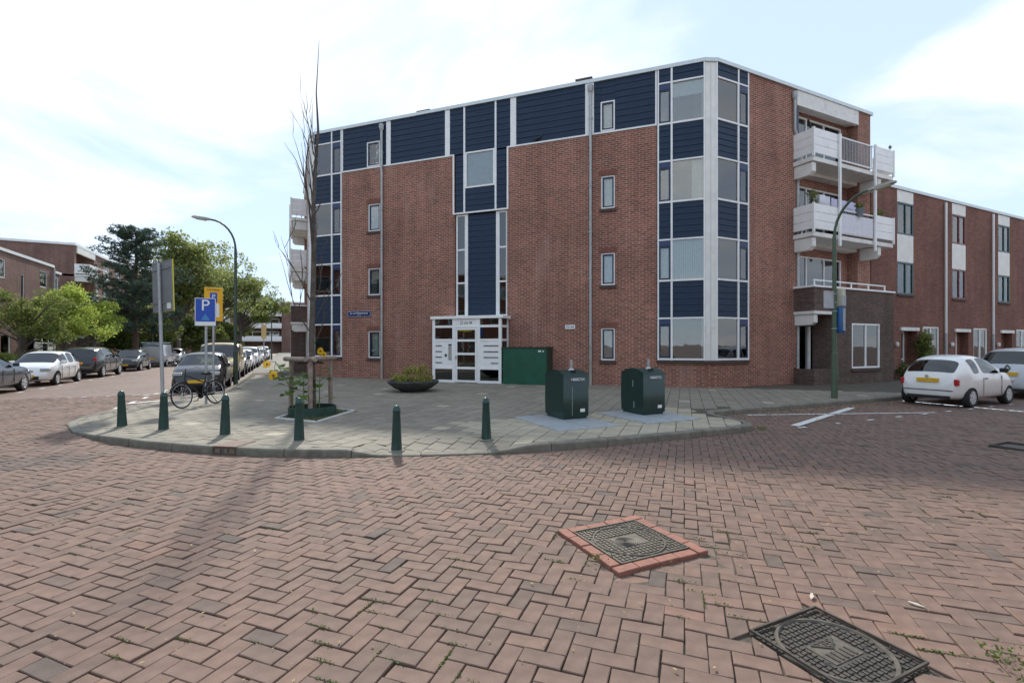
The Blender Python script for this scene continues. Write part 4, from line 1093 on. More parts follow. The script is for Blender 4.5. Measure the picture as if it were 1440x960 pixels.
# ------------------------------------------------------------------ street furniture
# bollards
bo = thing('bollard', 'x', 'bollard', (0,0,0), group='dark green bollards along the kerb')
pr = [(.083,-.05),(.083,.02),(.080,.05),(.056,.575),(.058,.58),(.061,.585),(.061,.605),(.055,.612),(.052,.64),(.036,.668),(.012,.684)]
MB().lathe(pr, 10).build('shaft', BOLLARD, bo, smooth=True)
MB().lathe([(.13,-.03),(.13,.004),(.09,.010),(.083,.012)], 20).build('footing', KERB, bo, smooth=True)
BL = [(-2.86,11.31,.02,-.02,'leftmost bollard of the kerb row, leaning a little'),(-2.04,10.42,.015,0,'second bollard from the left, just in front of the leaning sign pole'),(-.98,9.39,.01,0,'bollard in front of the parked bicycle'),
      (.15,8.33,0,.01,'bollard standing in front of the staked tree'),(1.48,7.29,0,.0,'bollard at the dropped kerb between staked tree and bowl planter'),(2.92,7.22,0,.015,'rightmost bollard, beside the pale paving of the waste containers')]
for i, (x, y, rx, ry, lab) in enumerate(BL):
    o = bo if i == 0 else copy_tree(bo)
    o.location = (x, y, zpave(x,y)); o.rotation_euler = (rx, ry, i*.7); o['label'] = 'dark green ' + lab

# underground waste containers
def waste_bin(x, y, plate, number, label, scr):
    t = thing('waste_container', label, 'container', (x, y, .11), group='underground waste containers on steel plates')
    w, d = .60, .74
    prof = [(0,.07),(0,.92)] + [(d*k/10, .92 + .15*math.sin(math.pi*min(1,(.12+k/10*.80)))-.055) for k in range(0,11)] + [(d,.88),(d+.02,.4),(d,.07)]
    m = MB(); m.extrude_x([(a,b) for a,b in prof], 0, w); m.build('body', BINGREEN, t, smooth=True, bevel=.012)
    MB().box(.025,w-.025,.025,d-.02,0,.075).build('plinth', BINGREEN, t, bevel=.008)
    l = MB(); l.extrude_x([(d*k/10, .925+.15*math.sin(math.pi*min(1,(.12+k/10*.80)))-.055) for k in range(0,11)]+[(d,.94),(d*.5,.955)], -.006, .014)
    e = MB()
    for k in range(10):
        a0, a1 = d*k/10, d*(k+1)/10; f_ = lambda q: .92+.15*math.sin(math.pi*min(1,(.12+q/d*.80)))-.055
        e.add([(-.008,a0,f_(a0)-.012),(-.008,a1,f_(a1)-.012),(-.008,a1,f_(a1)+.008),(-.008,a0,f_(a0)+.008),(.012,a0,f_(a0)-.012),(.012,a1,f_(a1)-.012),(.012,a1,f_(a1)+.008),(.012,a0,f_(a0)+.008)],
              [(0,3,2,1),(4,5,6,7),(3,7,6,2),(0,1,5,4)])
    e.build('edge_trim', BINGREEN, t)
    p = MB(); p.lathe([(.07,0),(.05,.03),(.022,.05),(.022,.11),(.033,.115),(.033,.15),(.02,.155),(.02,.18),(.034,.185),(.034,.205),(.01,.215)], 12, (w*.52,.2,1.0)); p.build('lifting_eye', POST_GREY, t, smooth=True)
    MB().box(w*.52-.05,w*.52+.05,.1,.26,.97,1.01).build('lifting_socket', BLACK, t)
    text(number, .085, TEXTW, 'lettering', t, (w*.55,-.004,.82), depth=.003)
    MB().box(w-.2,w-.09,-.005,0,.16,.225).build('label_plate', SIGNWHITE, t)
    if scr: MB().box(.205,.214,-.0015,0,.1,.68).build('scratch', mat('scratch', (.3,.36,.34), .6, .5, 30), t)
    else:
        for y0_, z0_ in ((d*.45,.62),(d*.4,.16)): MB().box(-.0015,0,y0_,y0_+.02,z0_,z0_+.13).build('scratch', mat('scratch', (.3,.36,.34), .6, .5, 30), t)
    a, b, c, e_ = plate
    pl = MB(); pl.box(a-x,b-x,c-y,e_-y,-.02,.022); pl.build('base_plate', STEELPLATE, t, bevel=.006)
    MB().box((a+b)/2-x-.003,(a+b)/2-x+.003,c-y+.05,e_-y-.05,.0205,.0235).build('plate_seam', BLACK, t)
    return t
waste_bin(4.99, 8.22, (4.30,5.66,7.25,9.05), '14000754', 'dark green waste container with long scratch on its front, nearer the porch', True)
waste_bin(6.86, 8.03, (6.25,7.68,7.22,8.86), '14000753', 'dark green waste container with scratched side, nearer the car', False)

# green cabinet beside the porch
gb = thing('utility_cabinet', 'wide bright green metal cabinet against the brick wall beside the porch', 'cabinet', (FF.o[0]+11*S2, FF.o[1]-11*S2, .11), R_(-45))
MB().box(-.86,.94,-.88,-.02,0,1.42).build('body', GREEN_BOX, gb, bevel=.01)
MB().box(.942,.95,-.86,-.03,.02,1.40).build('side_panel', GREEN_BOXD, gb)
MB().box(-.9,.98,-.92,-.0,1.42,1.46).build('lid', GREEN_BOXD, gb, bevel=.008)
MB().box(.6,.72,-.886,-.88,1.27,1.33).build('sticker', SIGNWHITE, gb); MB().box(.78,.83,-.886,-.88,1.27,1.32).build('sticker', SIGNWHITE, gb)

# bowl planter
def in_ball(r): 
    while True:
        p = Vector((r.uniform(-1,1), r.uniform(-1,1), r.uniform(-1,1)))
        if p.length < 1: return p
pl = thing('bowl_planter', 'wide dark concrete bowl planter standing in front of the brick wall', 'planter', (3.75,15.75,.11))
MB().lathe([(.36,0),(.40,.02),(.62,.12),(.82,.27),(.85,.33),(.83,.36),(.77,.36),(.74,.30),(.3,.27)], 36).build('bowl', PLANTER, pl, smooth=True)
MB().lathe([(.75,.27),(.75,.30),(.1,.33)], 24).build('soil', SOIL, pl)
r = random.Random(21)
ps = thing('shrub', 'low yellow green shrub growing in the bowl planter', 'shrub', (3.75,15.75,.40))
lv = MB(); pts = []
for k in range(40):
    c = Vector((r.uniform(-.62,.62), r.uniform(-.5,.5), r.uniform(.03,.36)))
    c.z = c.z*(1.5 if abs(c.x-.05) < .38 else .6); rr = r.uniform(.08,.16)
    for q in range(34): pts.append((c + in_ball(r)*rr, r.random()))
leaf_cloud(lv, pts, .035, seed=4); lv.build('foliage', leaf_mat('shrub_leaf', (.14,.18,.04), (.48,.45,.10), .45), ps, attr=True)
sm = MB()
for k in range(14):
    a = Vector((r.uniform(-.3,.3), r.uniform(-.25,.25), -.1)); b = a*2 + Vector((0,0,r.uniform(.3,.6))); sm.tube([a,(a+b)/2+Vector((.03,0,.03)),b], [.008,.006,.003], 5)
sm.build('stems', TWIG, ps)

# street lamps
def lamp(x, y, zt, arm, headz, m, label, name='street_lamp'):
    t = thing(name, label, 'street lamp', (x, y, .11), group='street lamps')
    p = MB(); p.tube([(0,0,-.05),(0,0,1.3),(0,0,1.32),(0,0,zt-.99)], [.085,.08,.062,.05], 14); p.build('pole', m, t, smooth=True)
    a = Vector((arm[0],arm[1],0)); L_ = a.length; u = a/L_
    lh_ = L_*.7; zb_ = zt-1.0; dz_ = headz-zb_
    pts = [Vector((0,0,zb_-.02))] + [u*(lh_*(1-math.cos(k/8*math.pi/2))) + Vector((0,0,zb_+dz_*math.sin(k/8*math.pi/2))) for k in range(1,9)] + [u*(lh_+.1)+Vector((0,0,headz))]
    q = MB(); q.tube(pts, [.045]+[.036]*8+[.03], 12); q.build('arm', m, t, smooth=True)
    n = Vector((-u.y,u.x,0)); hb = MB(); h0, h1 = u*L_*.68, u*(L_*.68+.64); z = headz
    V = lambda c, wd, zz: [c+n*wd+Vector((0,0,zz)), c-n*wd+Vector((0,0,zz))]
    up = (headz - (zt-.18))*.0
    vs = V(h0,.04,z-.03)+V(h0,.04,z+.03)+V(h0+u*.15,.085,z-.03)+V(h0+u*.15,.07,z+.055)+V(h1-u*.1,.09,z+.0)+V(h1-u*.1,.07,z+.08)+V(h1,.04,z+.02)+V(h1,.03,z+.06)
    fs = []
    for k in range(3):
        b = k*4; c = b+4; fs += [(b,b+1,c+1,c),(b+2,c+2,c+3,b+3),(b,c,c+2,b+2),(b+1,b+3,c+3,c+1)]
    fs += [(0,2,3,1),(12,13,15,14)]
    hb.add(vs, fs); o = hb.build('lamp_head', PIPE_G, t, smooth=True); 
    gl = MB(); vs = V(h0+u*.15,.075,z-.032)+V(h0+u*.17,.06,z-.065)+V(h1-u*.12,.078,z-.004)+V(h1-u*.14,.06,z-.035)
    gl.add(vs, [(0,1,5,4),(2,6,7,3),(0,4,6,2),(1,3,7,5),(0,2,3,1),(4,5,7,6)]); gl.build('lens', mat('lamp_lens', (.6,.58,.45), .3, .1, 8), t)
    MB().box(-.05,.05,-.09,-.06,.5,.9).build('hatch', m, t)
    return t
lamp(-1.90,21.6,6.30,(-1.2,.0),6.38,POST_DARK,'tall curved green street lamp on the left pavement beside the parked black car')
lamp(14.25,8.5,5.65,(.04,-1.3),5.74,POST_GREEN,'tall curved green street lamp carrying info boards in front of the balconies')
lamp(-1.7,58,6.35,(-1.3,.0),6.42,POST_DARK,'distant street lamp farther down the left pavement')
lamp(-11.0,52,4.6,(1.6,.0),4.6,POST_DARK,'street lamp half hidden in front of the pine tree')
# info boards on the right-hand lamp post
ib = thing('info_board', 'grey and blue information boards strapped to the lamp post before the brown extension', 'sign', (14.25,8.5,.11))
MB().box(-.52,-.10,-.03,-.01,2.60,3.05).build('panel', mat('board_grey', (.42,.44,.47), .5, .1, 4), ib, bevel=.006)
ring(MB(), -.54,-.08,2.58,3.07,.025,-.04,-.03).build('panel_frame', POST_GREY, ib)
MB().box(.10,.26,-.16,.06,2.65,3.15).build('box', mat('board_cream', (.55,.53,.40), .5, .1, 4), ib, bevel=.006)
MB().box(.09,.27,-.165,-.16,2.66,2.95).build('poster', mat('poster', (.35,.39,.42), .5, .2, 12), ib)
m = MB(); m.lathe([(.11,0),(.12,.02),(.12,.72),(.11,.74)], 20, (.19,-.06,1.88)); m.build('cylinder', mat('board_blue', (.02,.11,.30), .4, .1, 4), ib, smooth=True)
MB().box(.12,.2,-.185,-.16,1.95,2.58).build('poster', mat('poster', (.35,.39,.42), .5, .2, 12), ib)
for z in (2.0,2.5,2.75,3.0): MB().torus((0,0,z), .068, .012, 16, 5, axis='z').build('strap', POST_GREY, ib)

# traffic sign seen from behind
ts = thing('road_sign', 'large square road sign seen from behind on a leaning grey pole', 'sign', (-2.98,15.15,.11)); ts.rotation_euler = (R_(1.2), R_(1.0), R_(-148))
MB().tube([(0,0,-.1),(0,0,3.66)], .042, 12).build('pole', POST_GREY, ts, smooth=True)
MB().box(-.075,-.05,-.54,.56,2.42,3.70).build('panel', SIGNBACK, ts)
MB().box(-.10,-.076,-.56,.585,2.40,3.72).build('face', YELLOW2, ts)
bm_ = ring(MB(), -.56,.58,2.41,3.71,.025,-.0,.03); o = bm_.build('rim', SIGNBACK, ts, (-.045,0,0), R_(90))
for z in (2.62,3.5): MB().box(-.05,-.028,-.52,.54,z,z+.03).build('bracket', SIGNBACK, ts)
MB().box(-.049,-.046,.28,.50,2.46,2.64).build('sticker', SIGNWHITE, ts)

def sign_frame(root, rz): pass
# blue parking sign: facing the crossing
psn = thing('parking_sign', 'blue square parking sign with white letter on a grey pole behind the bicycle', 'sign', (-1.94,14.53,.11), R_(-8))
MB().tube([(0,0,-.1),(0,0,2.75)], .032, 12).build('pole', POST_GREY, psn, smooth=True)
MB().box(-.24,.24,-.06,-.04,2.02,2.74).build('panel', BLUE, psn, bevel=.01)
ring(MB(), -.235,.235,2.025,2.735,.014,-.064,-.06).build('border', SIGNWHITE, psn)
text('P', .40, TEXTW, 'lettering', psn, (0,-.063,2.54))
MB().box(-.22,.22,-.064,-.06,2.04,2.13).build('subpanel', SIGNWHITE, psn)
tr = MB(); tr.add([(-.1,-.063,2.17),(.1,-.063,2.17),(0,-.063,2.34)], [(0,1,2)]); tr.build('triangle_mark', mat('mark_blue', (.05,.22,.5), .4, .1, 4), psn)
ysn = thing('parking_sign', 'tall yellow parking information sign on a thin pole behind the blue sign', 'sign', (-2.25,18.4,.11), R_(10))
MB().tube([(0,0,-.1),(0,0,3.3)], .032, 12).build('pole', POST_GREY, ysn, smooth=True)
MB().box(-.26,.26,-.06,-.04,2.32,3.42).build('panel', YELLOW, ysn, bevel=.01)
MB().box(-.10,.10,-.064,-.06,2.95,3.25).build('blue_field', BLUE, ysn); text('P', .2, TEXTW, 'lettering', ysn, (0,-.066,3.12))
MB().box(-.16,.16,-.064,-.06,2.45,2.9).build('white_field', SIGNWHITE, ysn)
text('PARKEREN', .075, TEXTD, 'lettering', ysn, (0,-.062,3.34))
bsn = thing('banner_pole', 'narrow yellow sign on a pole far down the left pavement', 'sign', (-1.6,38,.11))
MB().tube([(0,0,-.1),(0,0,3.0)], .035, 8).build('pole', POST_GREY, bsn); MB().box(-.16,.16,-.06,-.03,2.0,3.0).build('panel', mat('pale_yellow', (.6,.46,.2), .5, .1, 4), bsn)

# bicycle leaning on the parking sign
bi = thing('bicycle', 'black city bicycle leaning against the blue parking sign pole', 'bicycle', (-2.0,14.12,.11), R_(55+180))
R0 = .335; FX, RX = .56, -.54
def wheel(x):
    w = MB().torus((x,0,R0), R0-.02, .018, 32, 6).build('wheel', RUBBER, bi, smooth=True)
    MB().torus((x,0,R0), R0-.045, .008, 32, 5).build('rim', RIM, w, smooth=True)
    sp = MB()
    for k in range(16):
        a = k*math.pi/8; sp.tube([(x,.02*(-1)**k,R0),(x+(R0-.05)*math.cos(a),0,R0+(R0-.05)*math.sin(a))], .0022, 4)
    sp.tube([(x,-.04,R0),(x,.04,R0)], .02, 8); sp.build('spokes', POST_GREY, w)
wheel(FX); wheel(RX)
f = MB(); bb = (-.08,0,.29); st_ = (-.26,0,.80); hd = (.40,0,.86); hd2 = (.43,0,.70)
for a, b, rr in ((bb,st_,.017),(bb,hd2,.02),((-.2,0,.62),hd,.017),(hd,hd2,.02),((RX,.05,R0),bb,.01),((RX,-.05,R0),bb,.01),((RX,.05,R0),(-.22,0,.68),.009),((RX,-.05,R0),(-.22,0,.68),.009),(hd2,(FX,.05,R0),.012),(hd2,(FX,-.05,R0),.012),(hd,(.37,0,1.02),.013)): f.tube([a,b], rr, 8)
f.build('frame', BLACK, bi)
MB().tube([(.18,-.27,1.0),(.30,-.25,1.05),(.38,-.1,1.03),(.38,.1,1.03),(.30,.25,1.05),(.18,.27,1.0)], .012, 8).build('handlebar', POST_GREY, bi, smooth=True)
sdl = MB(); sdl.add([(-.42,-.09,.87),(-.42,.09,.87),(-.3,.1,.88),(-.12,.025,.875),(-.12,-.025,.875),(-.3,-.1,.88),(-.4,-.05,.82),(-.4,.05,.82),(-.14,.012,.84),(-.14,-.012,.84)], [(0,5,4,3,2,1),(0,6,9,4,5),(1,2,3,8,7),(6,7,8,9),(0,1,7,6),(3,4,9,8)]); sdl.tube([(-.28,0,.84),(-.25,0,.76)], .013, 8); sdl.build('saddle', BLACK, bi, smooth=True)
for x in (FX, RX):
    fe = MB(); 
    for k in range(12):
        a0, a1 = R_(15+k*12.5), R_(15+(k+1)*12.5); q = R0+.02
        fe.add([(x+q*math.cos(a0),-.025,R0+q*math.sin(a0)),(x+q*math.cos(a0),.025,R0+q*math.sin(a0)),(x+q*math.cos(a1),.025,R0+q*math.sin(a1)),(x+q*math.cos(a1),-.025,R0+q*math.sin(a1))], [(0,1,2,3)])
    fe.build('mudguard', BLACK, bi)
cr = MB(); cr.lathe([(.09,-.01),(.09,.01)], 20, (bb[0],-.045,bb[2]), axis='y'); cr.tube([(bb[0],-.06,bb[2]),(bb[0]+.1,-.07,bb[2]-.13)], .01, 6); cr.tube([(bb[0],.06,bb[2]),(bb[0]-.1,.07,bb[2]+.13)], .01, 6); cr.box(bb[0]+.06,bb[0]+.15,-.15,-.07,bb[2]-.145,bb[2]-.125); cr.box(bb[0]-.15,bb[0]-.06,.07,.15,bb[2]+.125,bb[2]+.145); cr.build('crankset', BLACK, bi)
cg = MB(); cg.box(-.55,.0,-.05,-.035,R0-.07,R0+.05); cg.build('chain_guard', BLACK, bi)
rk = MB()
for y in (-.06,.06): rk.tube([(-.8,y,.74),(-.3,y,.74)], .007, 6); rk.tube([(RX,y,R0),(-.62,y,.74)], .006, 6)
for x in (-.78,-.55,-.35): rk.tube([(x,-.06,.74),(x,.06,.74)], .006, 6)
rk.build('carrier', BLACK, bi)
ks = MB().tube([(-.3,.06,.3),(-.38,.2,.02)], .01, 6).build('kickstand', BLACK, bi)
bi.rotation_euler = (R_(6), 0, R_(235)); bi.scale = (.93,.93,.93)

# manhole covers
def cover_square(cx, cy, half, mats):
    t = thing('manhole_cover', mats[1], 'manhole cover', (cx, cy, 0), mats[3] if len(mats) > 3 else 0.)
    z = mats[2]
    MB().box(-half,half,-half,half,-.08,z-.006).build('plate', IRON, t)
    sd_ = MB(); n = 18; st2 = 2*half/n
    for i in range(n):
        for j in range(n):
            x, y = -half+(i+.5)*st2, -half+(j+.5)*st2; rr = math.hypot(x,y)
            if abs(rr-half*(.86 if mats[0] == 1 else .93)) < st2*.55: continue
            if abs(x) < half*.42 and abs(y) < half*.30: continue
            a, b = (.42,.30) if (i+j) % 2 else (.30,.42)
            sd_.box(x-a*st2,x+a*st2,y-b*st2,y+b*st2,z-.008,z+.0015)
    o = sd_.build('studs', IRON_HI if mats[0] == 1 else IRON, t); o['kind'] = 'stuff'
    MB().torus((0,0,z-.003), half*(.86 if mats[0] == 1 else .93), .009 if mats[0] == 1 else .013, 56, 6, axis='z').build('ring', IRON_HI, t, smooth=True)
    ring(MB(), -half,half,-half,half,.012,-z+.001,.02).build('rim', IRON_HI if mats[0] == 1 else IRON, t).rotation_euler = (R_(90),0,0)
    em = MB(); em.box(-half*.40,half*.40,-half*.28,half*.28,z-.009,z-.002); em.build('emblem_field', IRON_HI, t)
    for k in range(5): MB().torus((-half*.12,-.02,z-.002), half*(.06+.05*k), .005, 24, 5, axis='z').build('emblem_arc', IRON, t) if mats[0] == 1 else MB().box(half*(-.3+.13*k),half*(-.24+.13*k),-half*.25,-half*.02,z-.003,z+.003).build('emblem_bar', IRON, t)
    if mats[0] != 1: 
        v = MB(); v.tube([(-half*.3,half*.25,z),(0,half*.02,z),(half*.3,half*.25,z)], .006, 5); v.build('emblem_chevron', IRON, t); text('TBS', .075, IRON, 'lettering', t, (0,half*.17,z), rot=(0,0,0))
    for s_ in (-1,1): MB().lathe([(.016,-.004),(.016,.002)], 12, (s_*half*.55,-half*.2,z)).build('lifting_hole', BLACK, t)
    return t
mc = cover_square(2.555,3.17,.335,(1,'square studded iron manhole cover framed by orange red bricks',.010))
rr = random.Random(8); hb_ = .43; nb_ = 4
for side in range(4):
    for k in range(nb_):
        a0 = -hb_ + k*(2*hb_-.095)/nb_; a1 = a0 + (2*hb_-.095)/nb_ - .008
        p = [(a0,-hb_),(a1,-hb_),(a1,-hb_+.088),(a0,-hb_+.088)]; an = side*math.pi/2; c_, s_ = math.cos(an), math.sin(an)
        m1 = MB(); slab(m1, [(x*c_-y*s_, x*s_+y*c_) for x, y in p], .012+rr.gauss(0,.002), .08, .004, 0, (rr.gauss(0,.01),rr.gauss(0,.01))); m1.build('frame_brick', REDBRICK, mc)
mc2 = cover_square(2.65,1.58,.291,(2,'dark iron manhole cover with round grid pattern at the bottom right corner',-.006))
mc3 = thing('manhole_cover', 'plain dark manhole cover in the road at the right-hand edge', 'manhole cover', (10.55,3.4,0))
MB().box(-.29,.29,-.29,.29,-.06,-.001).build('plate', IRON, mc3); ring(MB(), -.305,.305,-.305,.305,.03,-.003,.03).build('rim', IRON, mc3).rotation_euler = (R_(90),0,0)
# kerb gully
gx, gy = -.87, 8.28; ga = math.atan2(8.16-8.39, -.70+1.03)
gu = thing('kerb_gully', 'rusty iron kerb drain with three square openings', 'drain', (gx, gy, 0), ga)
gf = MB()
for k in range(4): gf.box(-.2+k*.125,-.175+k*.125,-.012,.02,-.01,.10)
gf.box(-.2,.2,-.0118,.02,.085,.112); gf.box(-.2,.2,-.0122,.02,-.01,.012)
gf.build('grate', mat('rusty_iron', (.11,.065,.045), .8, .3, 20, .3, 60), gu)
MB().box(-.19,.19,.02,.03,.0,.11).build('opening', BLACK, gu)
MB().box(-.2,.2,-.005,.42,.1125,.118).build('lid', mat('rusty_lid', (.17,.115,.085), .8, .25, 20, .3, 60), gu, bevel=.003)

# ------------------------------------------------------------------ cars
def lerp_pts(pts, x):
    if x <= pts[0][0]: return pts[0][1]
    for (a, za), (b, zb) in zip(pts, pts[1:]):
        if x <= b: return za + (zb-za)*(x-a)/(b-a)
    return pts[-1][1]
CAR_MESH = {}
def car_shell(key, S):
    """closed body by cross-sections, smoothed, wheel arches cut out; faces sorted into body and glazing"""
    if key in CAR_MESH: return CAR_MESH[key]
    L_, W, top, belt = S['L'], S['W'], S['top'], S['belt']
    rear, front, sides = S['rear'], S['front'], S['sides']
    xs = sorted(set([0., .05, L_-.06, L_] + [p[0] for p in top] + [rear[0],rear[1],front[0],front[1]] + [v for sd_ in sides for v in sd_] + [S['wr'], S['wf'], S['wr']-.45, S['wr']+.45, S['wf']-.45, S['wf']+.45]))
    xs2 = []
    for x in xs:
        if 0 <= x <= L_ and (not xs2 or x - xs2[-1] > .035): xs2.append(x)
    if xs2[-1] != L_: xs2[-1] = L_
    xs = xs2
    def half(x):
        c = (x-L_/2)/(L_/2); f = abs(c); tp = S.get('taper', .16)
        return W/2*(1 - tp*max(0, f-.55)**2/.2025)
    rings = []
    for x in xs:
        w = half(x); zt = lerp_pts(top, x); zb = min(lerp_pts(belt, x), zt-.015); e = min(x, L_-x)
        zlo = S.get('floor', .19) + (.10*max(0, 1-e/.12) if e < .12 else 0)
        k = max(0, min(1, (zt-zb)/.35)); wr = w*(.93 - (.93-S.get('tumble', .76))*k)
        mid = zlo + (zb-zlo)*.55
        if e < .02: w *= .93; wr *= .93
        rings.append([(0,zlo),(w*.85,zlo),(w*.965,zlo+.07),(w,mid),(w*.985,zb-.07 if zb-.07 > mid else (mid+zb)/2),(w*.95,zb),((w*.95+wr)/2+.012*k,(zb+zt)/2),(wr,zt-.06*k-.006),(wr*.80,zt-.008),(wr*.4,zt+.012*k),(0,zt+.016*k)])
    nr = len(rings[0]); full = []
    for rg in rings: full.append([(y, z) for y, z in rg] + [(-y, z) for y, z in rg[-2:0:-1]])
    n = len(full[0]); m = MB()
    vs = [(x, y, z) for x, rg in zip(xs, full) for y, z in rg]; fs = []; mi = []
    for i in range(len(xs)-1):
        xm = (xs[i]+xs[i+1])/2
        for k in range(n):
            k2 = (k+1) % n; fs.append((i*n+k, i*n+k2, (i+1)*n+k2, (i+1)*n+k)); g = 0
            kk = k if k < nr-1 else n-1-k
            left = k < nr-1
            if kk in (5, 6) and any(a < xm < b for a, b in sides) and kk < 7:
                g = 3 if left else 4
            if kk >= 7 and front[0] < xm < front[1]: g = 1
            if kk >= 7 and rear[0] < xm < rear[1]: g = 2
            mi.append(g)
    fs += [tuple(range(n)), tuple(range(len(xs)*n-1, (len(xs)-1)*n-1, -1))]; mi += [0, 0]
    m.v, m.f, m.m, m.a = vs, fs, mi, [0.]*len(fs)
    mats = [BLACK]*6
    me = m.mesh('shell', mats, True)
    for q in range(6): me.materials[q] = [P_WHITE, CARGLASS, CARGLASS, CARGLASS, CARGLASS, BLACK][q]
    bm = bmesh.new(); bm.from_mesh(me); bmesh.ops.recalc_face_normals(bm, faces=bm.faces[:])
    cl = bm.edges.layers.float.new('crease_edge')
    for ed in bm.edges:
        ms_ = {f.material_index for f in ed.link_faces}
        if len(ms_) > 1: ed[cl] = .7
    bm.to_mesh(me); bm.free()
    o = link(bpy.data.objects.new('shell', me)); sub = o.modifiers.new('s', 'SUBSURF'); sub.levels = 1; sub.render_levels = 1
    cuts = []
    for x in (S['wr'], S['wf']):
        for sd_ in (-1, 1):
            c = MB(); R1 = S['rw']+.045; c.lathe([(R1, -.13), (R1, .4)], 28, (x, 0, S['rw']), axis='y')
            cme = c.mesh('cut', [BLACK]); 
            bm = bmesh.new(); bm.from_mesh(cme); bmesh.ops.recalc_face_normals(bm, faces=bm.faces[:]); bm.to_mesh(cme); bm.free()
            cme.materials.clear()
            for q in range(6): cme.materials.append([P_WHITE, CARGLASS, CARGLASS, CARGLASS, CARGLASS, BLACK][q])
            cme.polygons.foreach_set('material_index', [5]*len(cme.polygons))
            co = link(bpy.data.objects.new('cut', cme)); co.location = (0, W/2-.08 if sd_ > 0 else -W/2+.08, 0); co.rotation_euler = (0, 0, 0)
            if sd_ < 0: co.scale = (1, -1, 1); 
            if sd_ < 0: cme.flip_normals()
            bo_ = o.modifiers.new('b', 'BOOLEAN'); bo_.operation = 'DIFFERENCE'; bo_.object = co; bo_.solver = 'EXACT'; cuts.append(co)
    bpy.context.view_layer.update()
    em = evaluated(o)
    bpy.data.objects.remove(o)
    for c in cuts: bpy.data.objects.remove(c)
    parts = {}
    for q, nm in enumerate(['body', 'windscreen', 'rear_window', 'side_window', 'side_window', 'wheel_arch']):
        bm = bmesh.new(); bm.from_mesh(em)
        bmesh.ops.delete(bm, geom=[f for f in bm.faces if f.material_index != q], context='FACES')
        for f in bm.faces: f.material_index = 0; f.smooth = q != 5
        for e in bm.edges:
            if len(e.link_faces) == 2 and e.calc_face_angle(0) > R_(45): e.smooth = False
        pm_ = bpy.data.meshes.new(nm); bm.to_mesh(pm_); bm.free(); parts[q] = (nm, pm_)
    CAR_MESH[key] = parts
    return parts
def wheel_mesh(rw):
    k = ('wheel', rw)
    if k in CAR_MESH: return CAR_MESH[k]
    t = MB(); t.lathe([(rw*.64,-.09),(rw*.93,-.095),(rw,-.07),(rw,.07),(rw*.93,.095),(rw*.64,.09),(rw*.62,.0),(rw*.64,-.09)], 30, axis='y', cap=False)
    r = MB(); r.lathe([(rw*.55,-.05),(rw*.66,-.093),(rw*.66,.06),(rw*.5,.06)], 26, axis='y', cap=False)
    for q in range(7):
        a = q*2*math.pi/7; c, s_ = math.cos(a), math.sin(a); w0, w1 = rw*.12, rw*.13
        r.add([(c*rw*.10-s_*w0,-.085,s_*rw*.10+c*w0),(c*rw*.10+s_*w0,-.085,s_*rw*.10-c*w0),(c*rw*.62+s_*w1,-.088,s_*rw*.62-c*w1),(c*rw*.62-s_*w1,-.088,s_*rw*.62+c*w1),
               (c*rw*.10-s_*w0,-.05,s_*rw*.10+c*w0),(c*rw*.10+s_*w0,-.05,s_*rw*.10-c*w0),(c*rw*.62+s_*w1,-.05,s_*rw*.62-c*w1),(c*rw*.62-s_*w1,-.05,s_*rw*.62+c*w1)],
              [(0,1,2,3),(0,4,5,1),(2,6,7,3),(1,5,6,2),(0,3,7,4)])
    r.lathe([(rw*.17,-.095),(rw*.17,-.05)], 16, axis='y')
    h = MB(); h.lathe([(rw*.6,-.03),(rw*.6,.0)], 20, axis='y')
    CAR_MESH[k] = (t.mesh('tyre', [RUBBER], True), r.mesh('rim', [RIM], False), h.mesh('hub', [BLACK], False))
    soften(CAR_MESH[k][0])
    return CAR_MESH[k]
def car_lining(key, me):
    k = ('lining', key)
    if k not in CAR_MESH:
        ln = me.copy(); co = [v.co - v.normal*.014 for v in ln.vertices]
        for v, c in zip(ln.vertices, co): v.co = c
        ln.flip_normals(); ln.materials.clear(); ln.materials.append(mat('car_lining', (.05,.05,.048), .9, .1, 4)); CAR_MESH[k] = ln
    return CAR_MESH[k]
